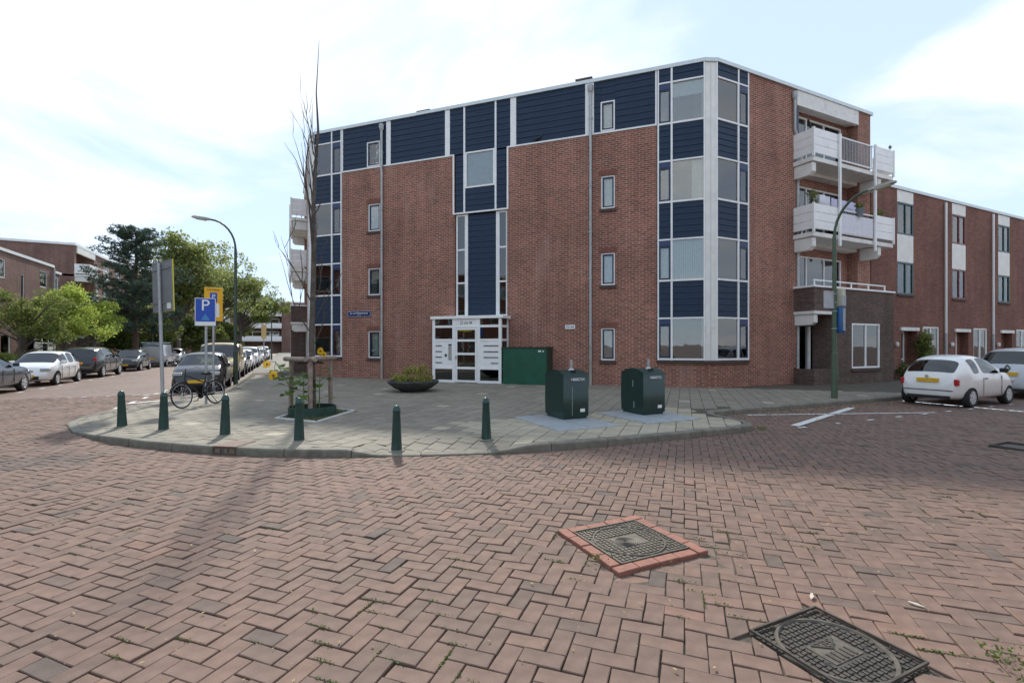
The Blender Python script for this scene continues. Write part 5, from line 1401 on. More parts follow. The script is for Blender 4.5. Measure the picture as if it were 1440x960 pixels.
def car(key, S, pm, label, x, y, rz, cat='car', name='parked_car', group='parked cars', detail=True, panel=None):
    t = thing(name, label, cat, (x, y, .0), rz, group)
    L_, W = S['L'], S['W']; off = -L_/2
    for q, (nm, me) in car_shell(key, S).items():
        if len(me.polygons) == 0: continue
        if q == 0:
            me = me.copy(); me.materials.clear(); me.materials.append(pm)
        else:
            me.materials.clear(); me.materials.append(BLACK if q == 5 else CARGLASS)
        o = link(bpy.data.objects.new(nm, me), t); o.location = (off, 0, 0)
        if q == 0: link(bpy.data.objects.new('interior_lining', car_lining(key, me)), t).location = (off, 0, 0)
    ty, ri, hu = wheel_mesh(S['rw'])
    for xx in (S['wr'], S['wf']):
        for sd_ in (-1, 1):
            w = link(bpy.data.objects.new('wheel', hu), t); w.location = (xx+off, sd_*(W/2-.105), S['rw']); w.rotation_euler = (0, 0, 0 if sd_ < 0 else math.pi)
            link(bpy.data.objects.new('tyre', ty), w); link(bpy.data.objects.new('rim', ri), w)
    fz, rz_ = S['lampz']
    def on_front(y0, y1, z0, z1, nm, m, d=.03, e=None):
        e = e if e is not None else L_; q = MB(); q.box(e-.10+off, e+d-.02+off, y0, y1, z0, z1); q.build(nm, m, t, bevel=.012)
    def lamp_part(nm, m, xa, xb, yw, z0, z1):
        for sd_ in (-1, 1):
            a, b = sorted((sd_*yw[0], sd_*yw[1])); q = MB(); q.box(xa+off, xb+off, a, b, z0, z1); q.build(nm, m, t, bevel=.025)
    hw = W/2
    lamp_part('headlight', HEADL, L_-S.get('hl', .26), L_-S.get('hf', .045), (hw*.52, hw*.885), fz-.06, fz+.06)
    lamp_part('tail_light', RED_L, -.0+S.get('tr', .045), .16, (hw*.72, hw*S.get('tlw', .88)), rz_-.085, rz_+.085)
    MB().box(L_-.04+off, L_+.012+off, -.24, .24, S['platez'][0]-.05, S['platez'][0]+.055).build('number_plate', PLATE_Y, t)
    MB().box(S.get('pr', 0.)-.014+off, S.get('pr', 0.)+.05+off, -.24, .24, S['platez'][1]-.05, S['platez'][1]+.055).build('number_plate', PLATE_Y, t)
    MB().box(L_-.08+off, L_+.004+off, -hw*.5, hw*.5, .26, .40).build('grille', BLACK, t, bevel=.01)
    MB().box(-.004+off, .08+off, -hw*.62, hw*.62, .22, .30).build('bumper_trim', BLACK, t, bevel=.01)
    mz = lerp_pts(S['belt'], S['front'][0])
    for sd_ in (-1, 1):
        a, b = sorted((sd_*hw*.94, sd_*(hw*.94+.17))); q = MB(); q.box(S['mirror']+off, S['mirror']+.1+off, a, b, mz+.02, mz+.14); q.build('mirror', S.get('mm', pm) if not isinstance(S.get('mm'), str) else BLACK, t, bevel=.03)
        if detail:
            for gx_ in S.get('gaps', []):
                q = MB(); q.box(gx_+off, gx_+.007+off, min(sd_*hw*.985, sd_*(hw+.001)), max(sd_*hw*.985, sd_*(hw+.001)), .28, mz-.06); q.build('door_gap', BLACK, t)
            for dx in S['doors']:
                q = MB(); a, b = sorted((sd_*(hw-.004), sd_*(hw+.004))); zz = mz-.14
                q.box(dx+.08+off, dx+.24+off, a-.015 if sd_ > 0 else a, b if sd_ > 0 else b+.015, zz, zz+.03); q.build('door_handle', pm if S.get('dh') is None else BLACK, t, bevel=.008)
                q = MB(); q.box(dx+off, dx+.006+off, min(sd_*hw*.99, sd_*(hw+.0005)), max(sd_*hw*.99, sd_*(hw+.0005)), .30, mz-.1); q.build('door_gap', BLACK, t)
    # cabin: dark seats behind the glass
    q = MB(); r0, f0 = S['rear'][1], S['front'][0]; hz = mz
    for xx in (r0+.35, f0-.75):
        for yy in (-.33, .33):
            if xx > r0+.1: q.box(xx+off, xx+.14+off, yy*W/1.6-.22, yy*W/1.6+.22, .4, hz+.08); q.box(xx+.02+off, xx+.12+off, yy*W/1.6-.1, yy*W/1.6+.1, hz+.1, hz+.26)
    q.box(.4+off, L_-.7+off, -hw*.8, hw*.8, .3, .42); q.box(f0-.05+off, f0+.25+off, -hw*.78, hw*.78, .5, hz-.05)
    q.build('seats', BLACK, t)
    return t
K = 0.92
FIAT = dict(L=3.22, W=1.52, taper=.26, tumble=.70, floor=.19, rw=.268, wr=.56, wf=2.60, rear=(.12,.46), front=(1.86,2.38), sides=[(.66,1.02),(1.10,2.06)],
    top=[(0,.50),(.03,.74),(.07,.86),(.12,.93),(.28,1.09),(.46,1.23),(.70,1.315),(1.0,1.355),(1.3,1.36),(1.6,1.335),(1.86,1.27),(2.12,1.12),(2.38,.955),(2.62,.895),(2.85,.82),(3.02,.73),(3.15,.60),(3.22,.40)],
    belt=[(0,.80),(.45,.875),(1.2,.88),(2.2,.865),(2.75,.78),(3.1,.60)], lampz=(.63,.66), platez=(.38,.70), mirror=2.06, doors=[1.10], gaps=[2.12], hl=.30, hf=.10, tr=.03, tlw=.84, pr=-.002, mm='black', dh=1)
HATCH = dict(L=3.35, W=1.55, taper=.17, tumble=.74, rw=.275, wr=.48, wf=2.68, rear=(.06,.38), front=(2.0,2.66), sides=[(.42,.9),(.98,1.55),(1.63,2.3)],
    top=[(0,.5),(.05,.84),(.07,.9),(.38,1.26),(.75,1.36),(1.3,1.385),(1.85,1.355),(2.0,1.31),(2.66,.93),(3.0,.83),(3.22,.70),(3.35,.42)],
    belt=[(0,.84),(.5,.90),(1.5,.88),(2.5,.85),(3.0,.74),(3.2,.6)], lampz=(.66,.78), platez=(.40,.62), mirror=2.22, doors=[.96,1.6], gaps=[2.3])
SEDAN = dict(L=4.3, W=1.66, taper=.16, tumble=.72, rw=.31, wr=.78, wf=3.38, rear=(.55,1.05), front=(2.35,3.02), sides=[(.95,1.25),(1.32,1.85),(1.93,2.6)],
    top=[(0,.55),(.05,.88),(.30,.95),(.55,.97),(1.05,1.27),(1.5,1.34),(2.0,1.34),(2.35,1.28),(3.02,.95),(3.7,.84),(4.15,.68),(4.3,.42)],
    belt=[(0,.84),(.6,.92),(1.8,.90),(2.9,.87),(3.7,.78),(4.1,.6)], lampz=(.66,.78), platez=(.42,.60), mirror=2.6, doors=[1.3,1.9], gaps=[2.62])
SUV = dict(L=4.3, W=1.72, taper=.15, tumble=.78, floor=.24, rw=.335, wr=.80, wf=3.40, rear=(.10,.42), front=(2.5,3.15), sides=[(.5,1.0),(1.08,1.75),(1.83,2.75)],
    top=[(0,.6),(.06,.98),(.10,1.05),(.42,1.44),(.9,1.53),(1.8,1.55),(2.3,1.50),(2.5,1.45),(3.15,1.08),(3.8,.98),(4.15,.82),(4.3,.5)],
    belt=[(0,.95),(.6,1.05),(1.8,1.02),(3.0,.99),(3.8,.90),(4.1,.7)], lampz=(.78,.93), platez=(.48,.75), mirror=2.75, doors=[1.05,1.8], gaps=[2.75])
VAN = dict(L=4.4, W=1.75, taper=.10, tumble=.88, floor=.24, rw=.30, wr=.75, wf=3.50, rear=(.012,.03), front=(3.05,3.62), sides=[(2.55,3.25)],
    top=[(0,1.55),(.05,1.70),(.3,1.76),(2.6,1.76),(2.9,1.72),(3.05,1.66),(3.62,1.08),(4.1,.92),(4.32,.72),(4.4,.45)],
    belt=[(0,1.0),(1.0,1.02),(3.0,1.02),(3.7,.98),(4.15,.78)], lampz=(.76,.85), platez=(.45,.62), mirror=3.2, doors=[2.5])
# right-hand street
c = car('fiat', FIAT, P_WHITE, 'small rounded white hatchback parked at the kerb on the right', 15.62+1.61, 6.90, 0)
MB().lathe([(.045,0),(.045,.006)], 16, (0,0,0)).build('badge', HEADL, c, (-1.632,0,.80)).rotation_euler = (0, R_(-90), 0)
MB().box(-1.625,-1.60,-.55,.55,.435,.452).build('bumper_line', BLACK, c)
MB().tube([(-1.1,.35,.30),(-1.6,.35,.235)], .03, 8).build('exhaust', POST_GREY, c)
MB().tube([(.3,.0,1.35),(.12,.0,1.52)], .006, 5).build('aerial', BLACK, c)
c = car('suv', SUV, P_LBLUE, 'pale silver blue car parked ahead of the small white hatchback', 22.25, 6.85, 0)
dm = MB()
for a, b in (((0,.1),(.06,0)),((.06,0),(0,-.1)),((0,-.1),(-.06,0)),((-.06,0),(0,.1))):
    dm.tube([(0,a[0],a[1]),(0,b[0],b[1])], .014, 6)
dm.build('diamond_badge', TEXTD, c, (-2.115,0,.93))
# left street, far side, from near to far
car('sedan', SEDAN, P_NAVY, 'dark blue grey saloon cut off by the left-hand edge of the photo', -9.50, 21.95, R_(90))
c = car('hatch', HATCH, P_WHITE, 'white five door hatchback facing the camera beside the dark saloon', -9.43, 27.1-.2, R_(-90))
car('suv', SUV, P_BLACK, 'large black car parked behind the white hatchback', -9.50, 32.6, R_(90))
car('hatch', HATCH, P_BLACK, 'black hatchback facing the camera, parked under the pine tree', -9.43, 39.2, R_(-90))
v = car('van', VAN, P_SILVER, 'silver panel van with roof rack parked beneath the trees', -9.45, 46.5, R_(90), 'van', 'parked_van', 'parked vans')
rk = MB()
for xx in (-1.6,-.6,.4): rk.tube([(xx,-.75,1.86),(xx,.75,1.86)], .03, 6)
for yy in (-.7,.7): rk.tube([(-1.8,yy,1.84),(.6,yy,1.84)], .025, 6)
rk.build('roof_rack', POST_GREY, v)
car('hatch', HATCH, P_SILVER, 'grey hatchback parked beyond the silver van', -9.45, 52.4, R_(-90), detail=False)
# left street, near side
car('hatch', HATCH, P_DKGREY, 'dark grey hatchback facing the camera behind the parked bicycle', -2.86, 20.6+.3, R_(-90))
v = car('van', VAN, P_SAND, 'sand coloured van parked behind the dark grey hatchback', -2.98, 27.4, R_(-90), 'van', 'parked_van', 'parked vans')
rk = MB()
for xx in (-1.5,-.4,.6): rk.tube([(xx,-.75,1.86),(xx,.75,1.86)], .035, 6)
rk.box(-1.7,.7,-.68,-.6,1.84,1.92); rk.box(-1.7,.7,.6,.68,1.84,1.92); rk.build('roof_rack', BLACK, v)
kinds = [('hatch',HATCH,P_BLACK,'black hatchback parked right behind the sand coloured van'),('hatch',HATCH,P_WHITE,'white hatchback third in the row behind the van'),('suv',SUV,P_SILVER,'silver car midway down the left-hand pavement row'),
         ('hatch',HATCH,P_WHITE,'small white car far down the left-hand pavement row'),('sedan',SEDAN,P_BLACK,'black saloon far down the left-hand pavement row'),('hatch',HATCH,P_SILVER,'silver hatchback near the far end of the left street'),('suv',SUV,P_WHITE,'white car at the far end of the left street')]
yy = 32.2
for k, S, p, lab in kinds:
    car(k, S, p, lab, -2.9, yy, R_(-90), detail=False); yy += S['L']+1.6

# ------------------------------------------------------------------ trees and plants
def tree(name, label, x, y, h, crown, leafm, n_cl, per, leaf, seed, trunk_h=1.8, tr=.14, cat='tree', bark=BARK, sq=1., group=None, clump=.5, z0=.09):
    """crown = list of (dx,dy,z,rx,rz) lobes filled with leaf clumps"""
    r = random.Random(seed); t = thing(name, label, cat, (x, y, z0), 0, group)
    k = MB(); top = h*.8
    k.tube([(0,0,-.1),(.03,.02,trunk_h*.5),(.0,.03,trunk_h),(.05,.0,h*.55),(.02,.02,top)], [tr*1.25,tr,tr*.85,tr*.5,tr*.1], 10)
    lf_ = MB(); pts = []
    subs = []
    for (cx, cy, cz, rx, rz) in crown:
        for q in range(7):
            d = Vector((r.gauss(0,1), r.gauss(0,1), r.gauss(.15,1))).normalized(); g = r.uniform(.45,.95); sr_ = r.uniform(.30,.52)
            subs.append((cx+d.x*rx*g, cy+d.y*rx*g, cz+d.z*rz*g, rx*sr_, rz*sr_*.85))
    crown = subs
    for i in range(n_cl):
        cx, cy, cz, rx, rz = crown[r.randrange(len(crown))]
        d = in_ball(r); d = d.normalized()*(d.length**.45)
        c = Vector((cx+d.x*rx, cy+d.y*rx, cz+d.z*rz))
        if i % 4 == 0:
            b0 = Vector((0,0,max(trunk_h*.8, c.z*.55))); mid = (b0+c)/2 + Vector((0,0,-.1)); k.tube([b0, mid, c], [tr*.28,tr*.16,.012], 5)
        cl = clump*r.uniform(.55,1.25); shade = r.random()
        for q in range(per):
            p = c + Vector(in_ball(r)*cl)*1.0; p.z = c.z + (p.z-c.z)*.75
            pts.append((p, min(1, max(0, .6*shade + .4*r.random()))))
    leaf_cloud(lf_, pts, leaf, seed=seed, flat=.5)
    k.build('trunk', bark, t, smooth=True); lf_.build('crown', leafm, t, attr=True)
    return t
LIME = leaf_mat('lime_leaf', (.20,.30,.045), (.50,.56,.12), .6)
MIDG = leaf_mat('mid_leaf', (.09,.135,.03), (.29,.32,.09), .55)
DARKG = leaf_mat('dark_leaf', (.06,.09,.02), (.19,.23,.06), .5)
OLIVE = leaf_mat('olive_leaf', (.13,.175,.05), (.38,.41,.15), .6)
NEEDLE = leaf_mat('needles', (.03,.055,.038), (.11,.155,.10), .2)
GV = 'street trees along the left-hand houses'
tree('street_tree', 'bright lime green young tree in front of the brick apartment block', -12.2, 37.4, 5.5, [(0,0,3.3,1.6,1.3),(-.7,0,3.0,1.2,.9),(.8,.3,2.9,1.2,1.0),(.1,0,4.3,1.0,.9)], LIME, 190, 54, .062, 31, 1.5, .12, group=GV, clump=.42)
tree('street_tree', 'dark green tree at the left-hand edge before the terraced house', -12.6, 33.2, 5.0, [(0,0,3.3,1.7,1.2),(-1.0,.3,3.6,1.4,1.1),(.9,0,2.7,1.1,.8)], MIDG, 150, 54, .062, 32, 1.4, .12, group=GV, clump=.42)
tree('street_tree', 'lime green young tree behind the black car, partly hidden by its neighbour', -12.3, 42.5, 5.2, [(0,0,3.0,1.5,1.2),(.5,0,3.9,1.0,.9)], LIME, 110, 54, .065, 33, 1.5, .12, group=GV, clump=.42)
for i, (px, py, hh, lb_, crn, mt, n) in enumerate([
    (-9.9,56,12.6,'big olive green broadleaf tree rising beside the pine tree', [(0,0,8.4,3.2,3.2),(1.6,0,7.4,2.6,2.8),(-1.5,0,6.4,2.6,2.4),(.4,0,10.9,2.0,1.6)], OLIVE, 440),
    (-8.6,70,15.0,'big broadleaf tree behind the left street lamp', [(0,0,10,4.2,4.2),(2.8,0,8.6,3.0,3.0),(-2,0,8,3,3)], OLIVE, 420),
    (-7.4,92,15.5,'big broadleaf tree reaching towards the far end of the street', [(0,0,9.5,5.0,4.4),(4.2,0,7.2,3.2,2.8)], MIDG, 420)]):
    tree('broadleaf_tree', lb_, px, py, hh, crn, mt, int(n*.72), 40, .15, 41+i, 3.2, .3, group='big trees along the left street', clump=.95)
tree('garden_tree', 'dark green tree in the gardens behind the silver van', -14.5, 60, 7.5, [(0,0,4.6,2.6,2.4)], DARKG, 160, 34, .15, 51, 1.6, .18, clump=.7)
tree('garden_tree', 'low dark tree in the gardens left of the pine trunk', -15.5, 52, 6.0, [(0,0,3.4,2.6,2.0),(2,1,3.0,2,1.6)], DARKG, 170, 34, .14, 52, 1.4, .16, clump=.7)
tree('garden_tree', 'small green tree far along the gardens', -9.5, 105, 6.5, [(0,0,4,2.6,2.4)], DARKG, 90, 30, .2, 53, 1.6, .18, clump=.8)
# pine: whorled boughs with needle tufts
def pine(x, y, h, label, seed=61):
    r = random.Random(seed); t = thing('pine_tree', label, 'tree', (x, y, .09))
    k = MB(); k.tube([(0,0,-.1),(.05,0,2.5),(-.1,.1,5),(.1,0,h*.75),(.05,.05,h-.3)], [.24,.2,.16,.10,.03], 10); pts = []
    for i in range(78):
        z = 2.3 + (h-2.5)*(i/78)**.9; f = 1-(z-2.3)/(h-2.0); L_ = (1.0+3.3*min(1,f*1.5)*(.7+.3*math.sin(i*1.7)))*r.uniform(.7,1.12); a = i*2.4+r.uniform(-.4,.4)
        b0 = Vector((0,0,z)); e = Vector((math.cos(a)*L_, math.sin(a)*L_, z+L_*r.uniform(.05,.35))); m_ = b0.lerp(e,.5)-Vector((0,0,.12*L_*.5))
        k.tube([b0,m_,e], [.055,.035,.012], 5)
        for q in range(int(10+L_*8)):
            s_ = r.uniform(.25,1.05); c = (b0.lerp(m_, s_*2) if s_ < .5 else m_.lerp(e, (s_-.5)*2)) + Vector((r.gauss(0,.18*L_*.5), r.gauss(0,.18*L_*.5), r.gauss(.1,.12)))
            sh = r.random()
            for w in range(12):
                d = in_ball(r)*.24; d.z = abs(d.z)*1.2; pts.append((c+d, .55*sh+.45*r.random()))
    lf_ = leaf_cloud(MB(), pts, .12, seed=seed, asp=.26, flat=.2); k.build('trunk', BARK_P, t, smooth=True); lf_.build('crown', NEEDLE, t, attr=True)
pine(-11.4, 48.4, 11.2, 'tall dark bluish green pine tree above the parked cars')
# hedges and shrubs before the left-hand houses
def shrub(name, label, x, y, w, d, h, m, seed, n=70, cat='shrub', leaf=.07, group=None):
    r = random.Random(seed); t = thing(name, label, cat, (x, y, .07), 0, group); pts = []
    for i in range(n):
        c = Vector((r.uniform(-w/2,w/2), r.uniform(-d/2,d/2), r.uniform(.1,h)*.85)); sh = r.random()
        for q in range(26): pts.append((c+in_ball(r)*.24, .55*sh+.45*r.random()))
    leaf_cloud(MB(), pts, leaf, seed=seed).build('foliage', m, t, attr=True)
    k = MB()
    for i in range(8): k.tube([(r.uniform(-w/3,w/3), r.uniform(-d/3,d/3), 0),(r.uniform(-w/2.4,w/2.4), r.uniform(-d/2.4,d/2.4), h*.8)], [.02,.008], 5)
    k.build('stems', TWIG, t)
shrub('hedge', 'low leafy hedge with yellowish tips before the terraced house at far left', -14.0, 34.5, 1.6, 6.5, 1.25, MIDG, 71, 130)
shrub('hedge', 'dark clipped hedge seen between the black cars', -14.2, 47.0, 1.6, 9, 1.5, DARKG, 72, 150)
shrub('hedge', 'yellow green hedge behind the white hatchback', -13.9, 41.0, 1.3, 3.4, .9, LIME, 73, 50)
shrub('climbing_plant', 'green climbing plant beside the first terraced house door', 27.35, 12.2, .6, .35, 2.5, MIDG, 74, 60, 'plant')
shrub('potted_plant', 'low plant with purple pot at the foot of the first terraced house', 25.3, 11.9, .7, .4, .7, DARKG, 75, 18, 'plant')
shrub('shrub', 'small dark shrub under the second terraced house window', 33.2, 12.0, 1.3, .4, .75, DARKG, 76, 30)
MB().lathe([(.16,0),(.2,.02),(.24,.28),(.21,.28),(.19,.05)], 18, (24.75,11.2,.11)).build('flower_pot', mat('purple_glaze', (.06,.04,.16), .35, .1, 5), smooth=True)
tag(bpy.data.objects['flower_pot'], 'dark purple flower pot on the pavement beside the first terraced house', 'pot')

# the bare young tree in its pit, with stakes, guard ring and sunflowers
bt = thing('bare_tree', 'tall slender leafless tree with upright twigs inside the stake frame', 'tree', (.48,11.58,.11))
r = random.Random(91); k = MB()
tr_pts = [(0,0,-.1),(.0,0,.6),(-.02,0,1.6),(.01,.0,2.6),(.03,.02,3.6),(.02,0,4.6),(.06,0,5.5),(.12,.02,6.4),(.08,.02,7.2),(.14,.02,8.4)]
k.tube(tr_pts, [.090,.074,.066,.061,.056,.048,.038,.026,.014,.004], 10); k.build('trunk', BARK, bt, smooth=True)
b_ = MB()
def limb(p, d, L_, rad, depth):
    pts = [Vector(p)]; d = Vector(d).normalized(); n = 6; rr = [rad]
    for i in range(n):
        d = (d + Vector((r.gauss(0,.10), r.gauss(0,.10), .10))).normalized(); pts.append(pts[-1]+d*L_/n); rr.append(rad*(1-(i+1)/n)+.0025)
    b_.tube(pts, rr, 5)
    if depth > 0:
        for i in range(2, n+1):
            if r.random() < .75:
                q = Vector((r.gauss(0,1), r.gauss(0,1), r.uniform(.3,1.2))).normalized(); limb(pts[i], d*.8+q*.6, L_*r.uniform(.25,.45), rr[i]*.6+.002, depth-1)
for z, dx, dy, L_, rad in ((1.7,-.75,.25,2.0,.014),(2.4,-.62,-.1,1.8,.017),(2.4,.42,.2,1.3,.010),(3.2,.25,-.1,1.2,.010),(3.4,-.06,.06,2.6,.032),(4.0,-.05,-.1,2.0,.026),(4.4,-.05,.05,1.8,.018),(4.6,.04,.0,1.3,.014),(5.2,-.05,0,1.3,.014),(4.9,-.10,.05,1.0,.010),(2.0,.5,-.2,1.0,.010),(1.5,.5,.1,.9,.010),(4.7,.03,.05,2.0,.022),(5.8,-.04,.05,1.3,.014)):
    limb((.02,0,z), (dx,dy,1.0), L_, rad, 2 if abs(dx) > .25 else 1)
b_.build('branches', TWIG, bt)
sf = thing('tree_stakes', 'wooden stake frame with top rails round the bare tree', 'stake frame', (.48,11.58,.11))
for x, y, m in ((-.44,.40,STAKE),(-.06,-.42,STAKE),(.42,.48,STAKE)):
    MB().tube([(x,y,-.2),(x*.97,y*.97,1.19)], .05, 12).build('stake', m, sf, smooth=True)
for a, b in (((-.56,.48,1.21),(.04,-.50,1.21)),((-.16,-.50,1.22),(.52,.58,1.22))): MB().tube([a,b], .052, 12).build('rail', STAKE, sf, smooth=True)
st_ = MB(); st_.tube([(-.3,.1,1.12),(.0,.02,1.14),(.25,.15,1.12)], .02, 6); st_.torus((.0,.0,1.16), .12, .018, 20, 5, axis='z'); st_.build('tie_strap', BLACK, sf)
gr = thing('tree_guard_ring', 'low dark green plastic ring at the foot of the bare tree', 'guard ring', (.48,11.5,.11))
m = MB(); m.lathe([(.50,-.02),(.50,.17),(.485,.175),(.475,.17),(.475,-.02)], 40); m.build('ring', RINGGREEN, gr, smooth=True)
MB().lathe([(.47,-.01),(.47,.02),(.02,.03)], 24).build('soil', SOIL, gr)
pit = MB(); pit.prism(PIT, .0, .095); tag(pit.build('tree_pit_soil', SOIL), kind='structure')
ed = thing('pit_edging', 'pale concrete edging round the bare tree pit', 'edging', (.5,11.3,.11))
for a, b in zip(PIT, PIT[1:]+PIT[:1]):
    d = Vector((b[0]-a[0], b[1]-a[1])); n_ = 2
    for q in range(n_):
        p0 = Vector(a)+d*(q/n_); p1 = Vector(a)+d*((q+1)/n_); u = d.normalized(); w = Vector((-u.y,u.x))*.045; g = u*.004
        MB().prism([(v.x-.5, v.y-11.3) for v in (p0-w+g,p1-w-g,p1+w-g,p0+w+g)], -.08, .022).build('edging_stone', KERB_L, ed, bevel=.006)
gm = MB()
for i in range(1500):
    x, y = r.uniform(-.3,1.4), r.uniform(10.1,12.8)
    if not in_poly((x,y), PIT) or math.hypot(x-.48,y-11.5) < .52: continue
    if x < .3 and r.random() < .7: continue
    a = r.uniform(0,6.28); h = r.uniform(.03,.10); w = .006; dx, dy = math.cos(a), math.sin(a)
    gm.add([(x-dx*w,y-dy*w,.10),(x+dx*w,y+dy*w,.10),(x+dy*h*.5,y-dx*h*.5,.10+h)], [(0,1,2)], 0, r.random())
tag(gm.build('grass', GRASSM, attr=True), 'short green grass growing in the tree pit', 'grass', kind='stuff')
SUNL = leaf_mat('sunflower_leaf', (.06,.11,.02), (.17,.25,.05), .35); PETAL = leaf_mat('petal', (.75,.42,.01), (.85,.58,.03), .3)
def sunflower(x, y, h, lean, flowers, label, seed, nl=9):
    r = random.Random(seed); t = thing('sunflower', label, 'sunflower', (x, y, .12), 0, 'sunflowers in the tree pit')
    top = Vector((lean[0], lean[1], h)); k = MB(); mid = Vector((lean[0]*.3, lean[1]*.3, h*.55)); k.tube([(0,0,-.05),mid,top], [.014,.011,.007], 6); k.build('stem', mat('sun_stem', (.12,.19,.05), .7, .1, 6), t)
    for i in range(nl):
        f = .25+.7*i/nl; p = Vector((0,0,0)).lerp(mid, f*2) if f < .5 else mid.lerp(top, (f-.5)*2); a = i*2.4+r.uniform(-.3,.3); L_ = r.uniform(.22,.36)
        d = Vector((math.cos(a), math.sin(a), .25)).normalized(); s_ = Vector((-d.y,d.x,0)).normalized()
        q0 = p+d*.06; q1 = p+d*(.06+L_*.45)+Vector((0,0,.02)); q2 = p+d*(.06+L_)+Vector((0,0,-.10)); w = L_*.38
        lf_ = MB(); lf_.add([q0, q0.lerp(q1,.5)+s_*w*.85, q1+s_*w, q1.lerp(q2,.6)+s_*w*.5-Vector((0,0,.03)), q2, q1.lerp(q2,.6)-s_*w*.5-Vector((0,0,.03)), q1-s_*w, q0.lerp(q1,.5)-s_*w*.85, q1-Vector((0,0,.02))],
            [(0,1,8),(1,2,8),(2,3,8),(3,4,8),(4,5,8),(5,6,8),(6,7,8),(7,0,8)], 0, r.random()); lf_.tube([p,q0], .004, 4, a=.5); lf_.build('leaf', SUNL, t, attr=True)
    for fx, fy, fz, R1 in flowers:
        c = Vector((fx,fy,fz)); n = Vector((-.35+r.uniform(-.2,.2),-.9,.15)).normalized(); u = n.orthogonal().normalized(); v = n.cross(u); fl_ = MB()
        for i in range(16):
            a = i*2*math.pi/16; e = u*math.cos(a)+v*math.sin(a); e2 = u*math.cos(a+.22)+v*math.sin(a+.22); e3 = u*math.cos(a-.22)+v*math.sin(a-.22); q = r.uniform(.85,1.15)
            fl_.add([c+e*R1*.15, c+e2*R1*.7*q+n*.012, c+e*R1*q, c+e3*R1*.7*q+n*.012], [(0,1,2,3)], 0, r.random())
        f_ = fl_.build('flower', PETAL, t, attr=True)
        dk = MB(); dk.tube([c-n*.012, c+n*.014], [R1*.26,R1*.22], 14); dk.build('flower_disc', mat('sun_disc', (.20,.10,.02), .9, .3, 30), t, smooth=True); 
        k2 = MB(); k2.tube([top, (top+c)/2+Vector((0,0,.03)), c-n*.015], [.007,.006,.005], 5); k2.build('flower_stalk', MATS['sun_stem'], t)
    return t
sunflower(.12,11.5,1.15,(-.38,.10),[(-.55,.06,1.10,.095),(-.42,-.06,.86,.12)],'sunflower with two yellow heads leaning left out of the stake frame',11,12)
sunflower(.3,11.35,.95,(-.02,.05),[],'leafy sunflower plant without a bloom between the stakes',12,12)
sunflower(.62,11.6,1.12,(.04,.12),[(.03,.03,1.38,.085),(.10,.05,1.30,.07)],'sunflower blooming above the rail right of the trunk',13,6)

# ------------------------------------------------------------------ things on the balconies, birds
def bird(x, y, z, rz, label):
    t = thing('bird', label, 'bird', (x,y,z), rz); k = MB()
    k.tube([(-.26,0,.03),(-.14,0,.07),(-.05,0,.11),(.05,0,.15),(.10,0,.20),(.14,0,.235),(.17,0,.235),(.22,0,.225)], [.012,.03,.06,.06,.04,.036,.028,.004], 10); k.tube([(0,.02,.1),(0,.02,0)], .007, 5); k.tube([(0,-.02,.1),(0,-.02,0)], .007, 5)
    k.build('body', BLACK, t, smooth=True)
bird(18.13,11.75,10.02,R_(200),'black bird perched on the corner of the top balcony')
bird(23.3,11.6,9.97,R_(30),'black bird perched on the far end of the top balcony')
bird(FF.o[0]+11.35*S2-.02, FF.o[1]-11.35*S2-.02, 9.86, R_(-30), 'pigeon sitting on the white ledge below the blue boards')
def washing(x0, x1, z0, z1, y, m, label, seed):
    o = curtain_mesh(x0, x1, z0, z1, y, .02, .5, seed).build('laundry', m, smooth=True, auto=False); tag(o, label, 'laundry', 'washing on the middle balcony')
    sl = o.modifiers.new('t', 'SOLIDIFY'); sl.thickness = .006
washing(19.1,19.75,7.05,7.62,11.95,CLOTH_W,'white and grey patterned cloth hanging on the middle balcony',1)
washing(19.85,20.3,6.95,7.6,11.98,CLOTH_L,'narrow lilac cloth hanging on the middle balcony',2)
washing(20.4,21.6,6.95,7.6,12.0,CLOTH_L,'wide lilac sheet hanging on the middle balcony',3)
def balcony_plant(x, y, z, w, h, label, seed, m=MIDG, n=12):
    r = random.Random(seed); t = thing('potted_plant', label, 'plant', (x,y,z)); pts = []
    for i in range(n):
        c = Vector((r.uniform(-w/2,w/2), r.uniform(-.12,.12), .1+r.uniform(0,h))); 
        for q in range(20): pts.append((c+in_ball(r)*.1, r.random()))
    leaf_cloud(MB(), pts, .035, seed=seed).build('foliage', m, t, attr=True)
    MB().lathe([(.10,-.25),(.15,0),(.17,.02),(.17,.05),(.14,.05)], 18).build('pot', mat('grey_pot', (.2,.23,.24), .6, .1, 6), t, smooth=True)
    k = MB()
    for i in range(5): k.tube([(0,0,0),(r.uniform(-w/3,w/3),r.uniform(-.08,.08),h)], [.008,.004], 5)
    k.build('stems', TWIG, t)
balcony_plant(18.75,11.9,6.9,.9,.75,'sparse yellowish plant at the near end of the middle balcony',1,OLIVE,14)
balcony_plant(21.0,11.52,7.12,.4,.22,'small leafy plant in a grey pot hung on the middle balcony rail',2,MIDG,9)
balcony_plant(23.0,11.85,6.95,.9,.5,'bushy green plant at the far end of the middle balcony',3,MIDG,18)
sw = thing('ornament', 'white bird figures standing behind the second floor corner window', 'ornament', (14.4,12.66,6.95))
for dx in (0,.18,.42):
    k = MB(); k.tube([(dx-.1,0,.05),(dx,0,.08),(dx+.1,0,.09),(dx+.12,0,.2),(dx+.09,0,.3),(dx+.13,0,.36),(dx+.18,0,.34)], [.02,.07,.05,.022,.02,.03,.004], 8); k.build('figure', CLOTH_W, sw, smooth=True)

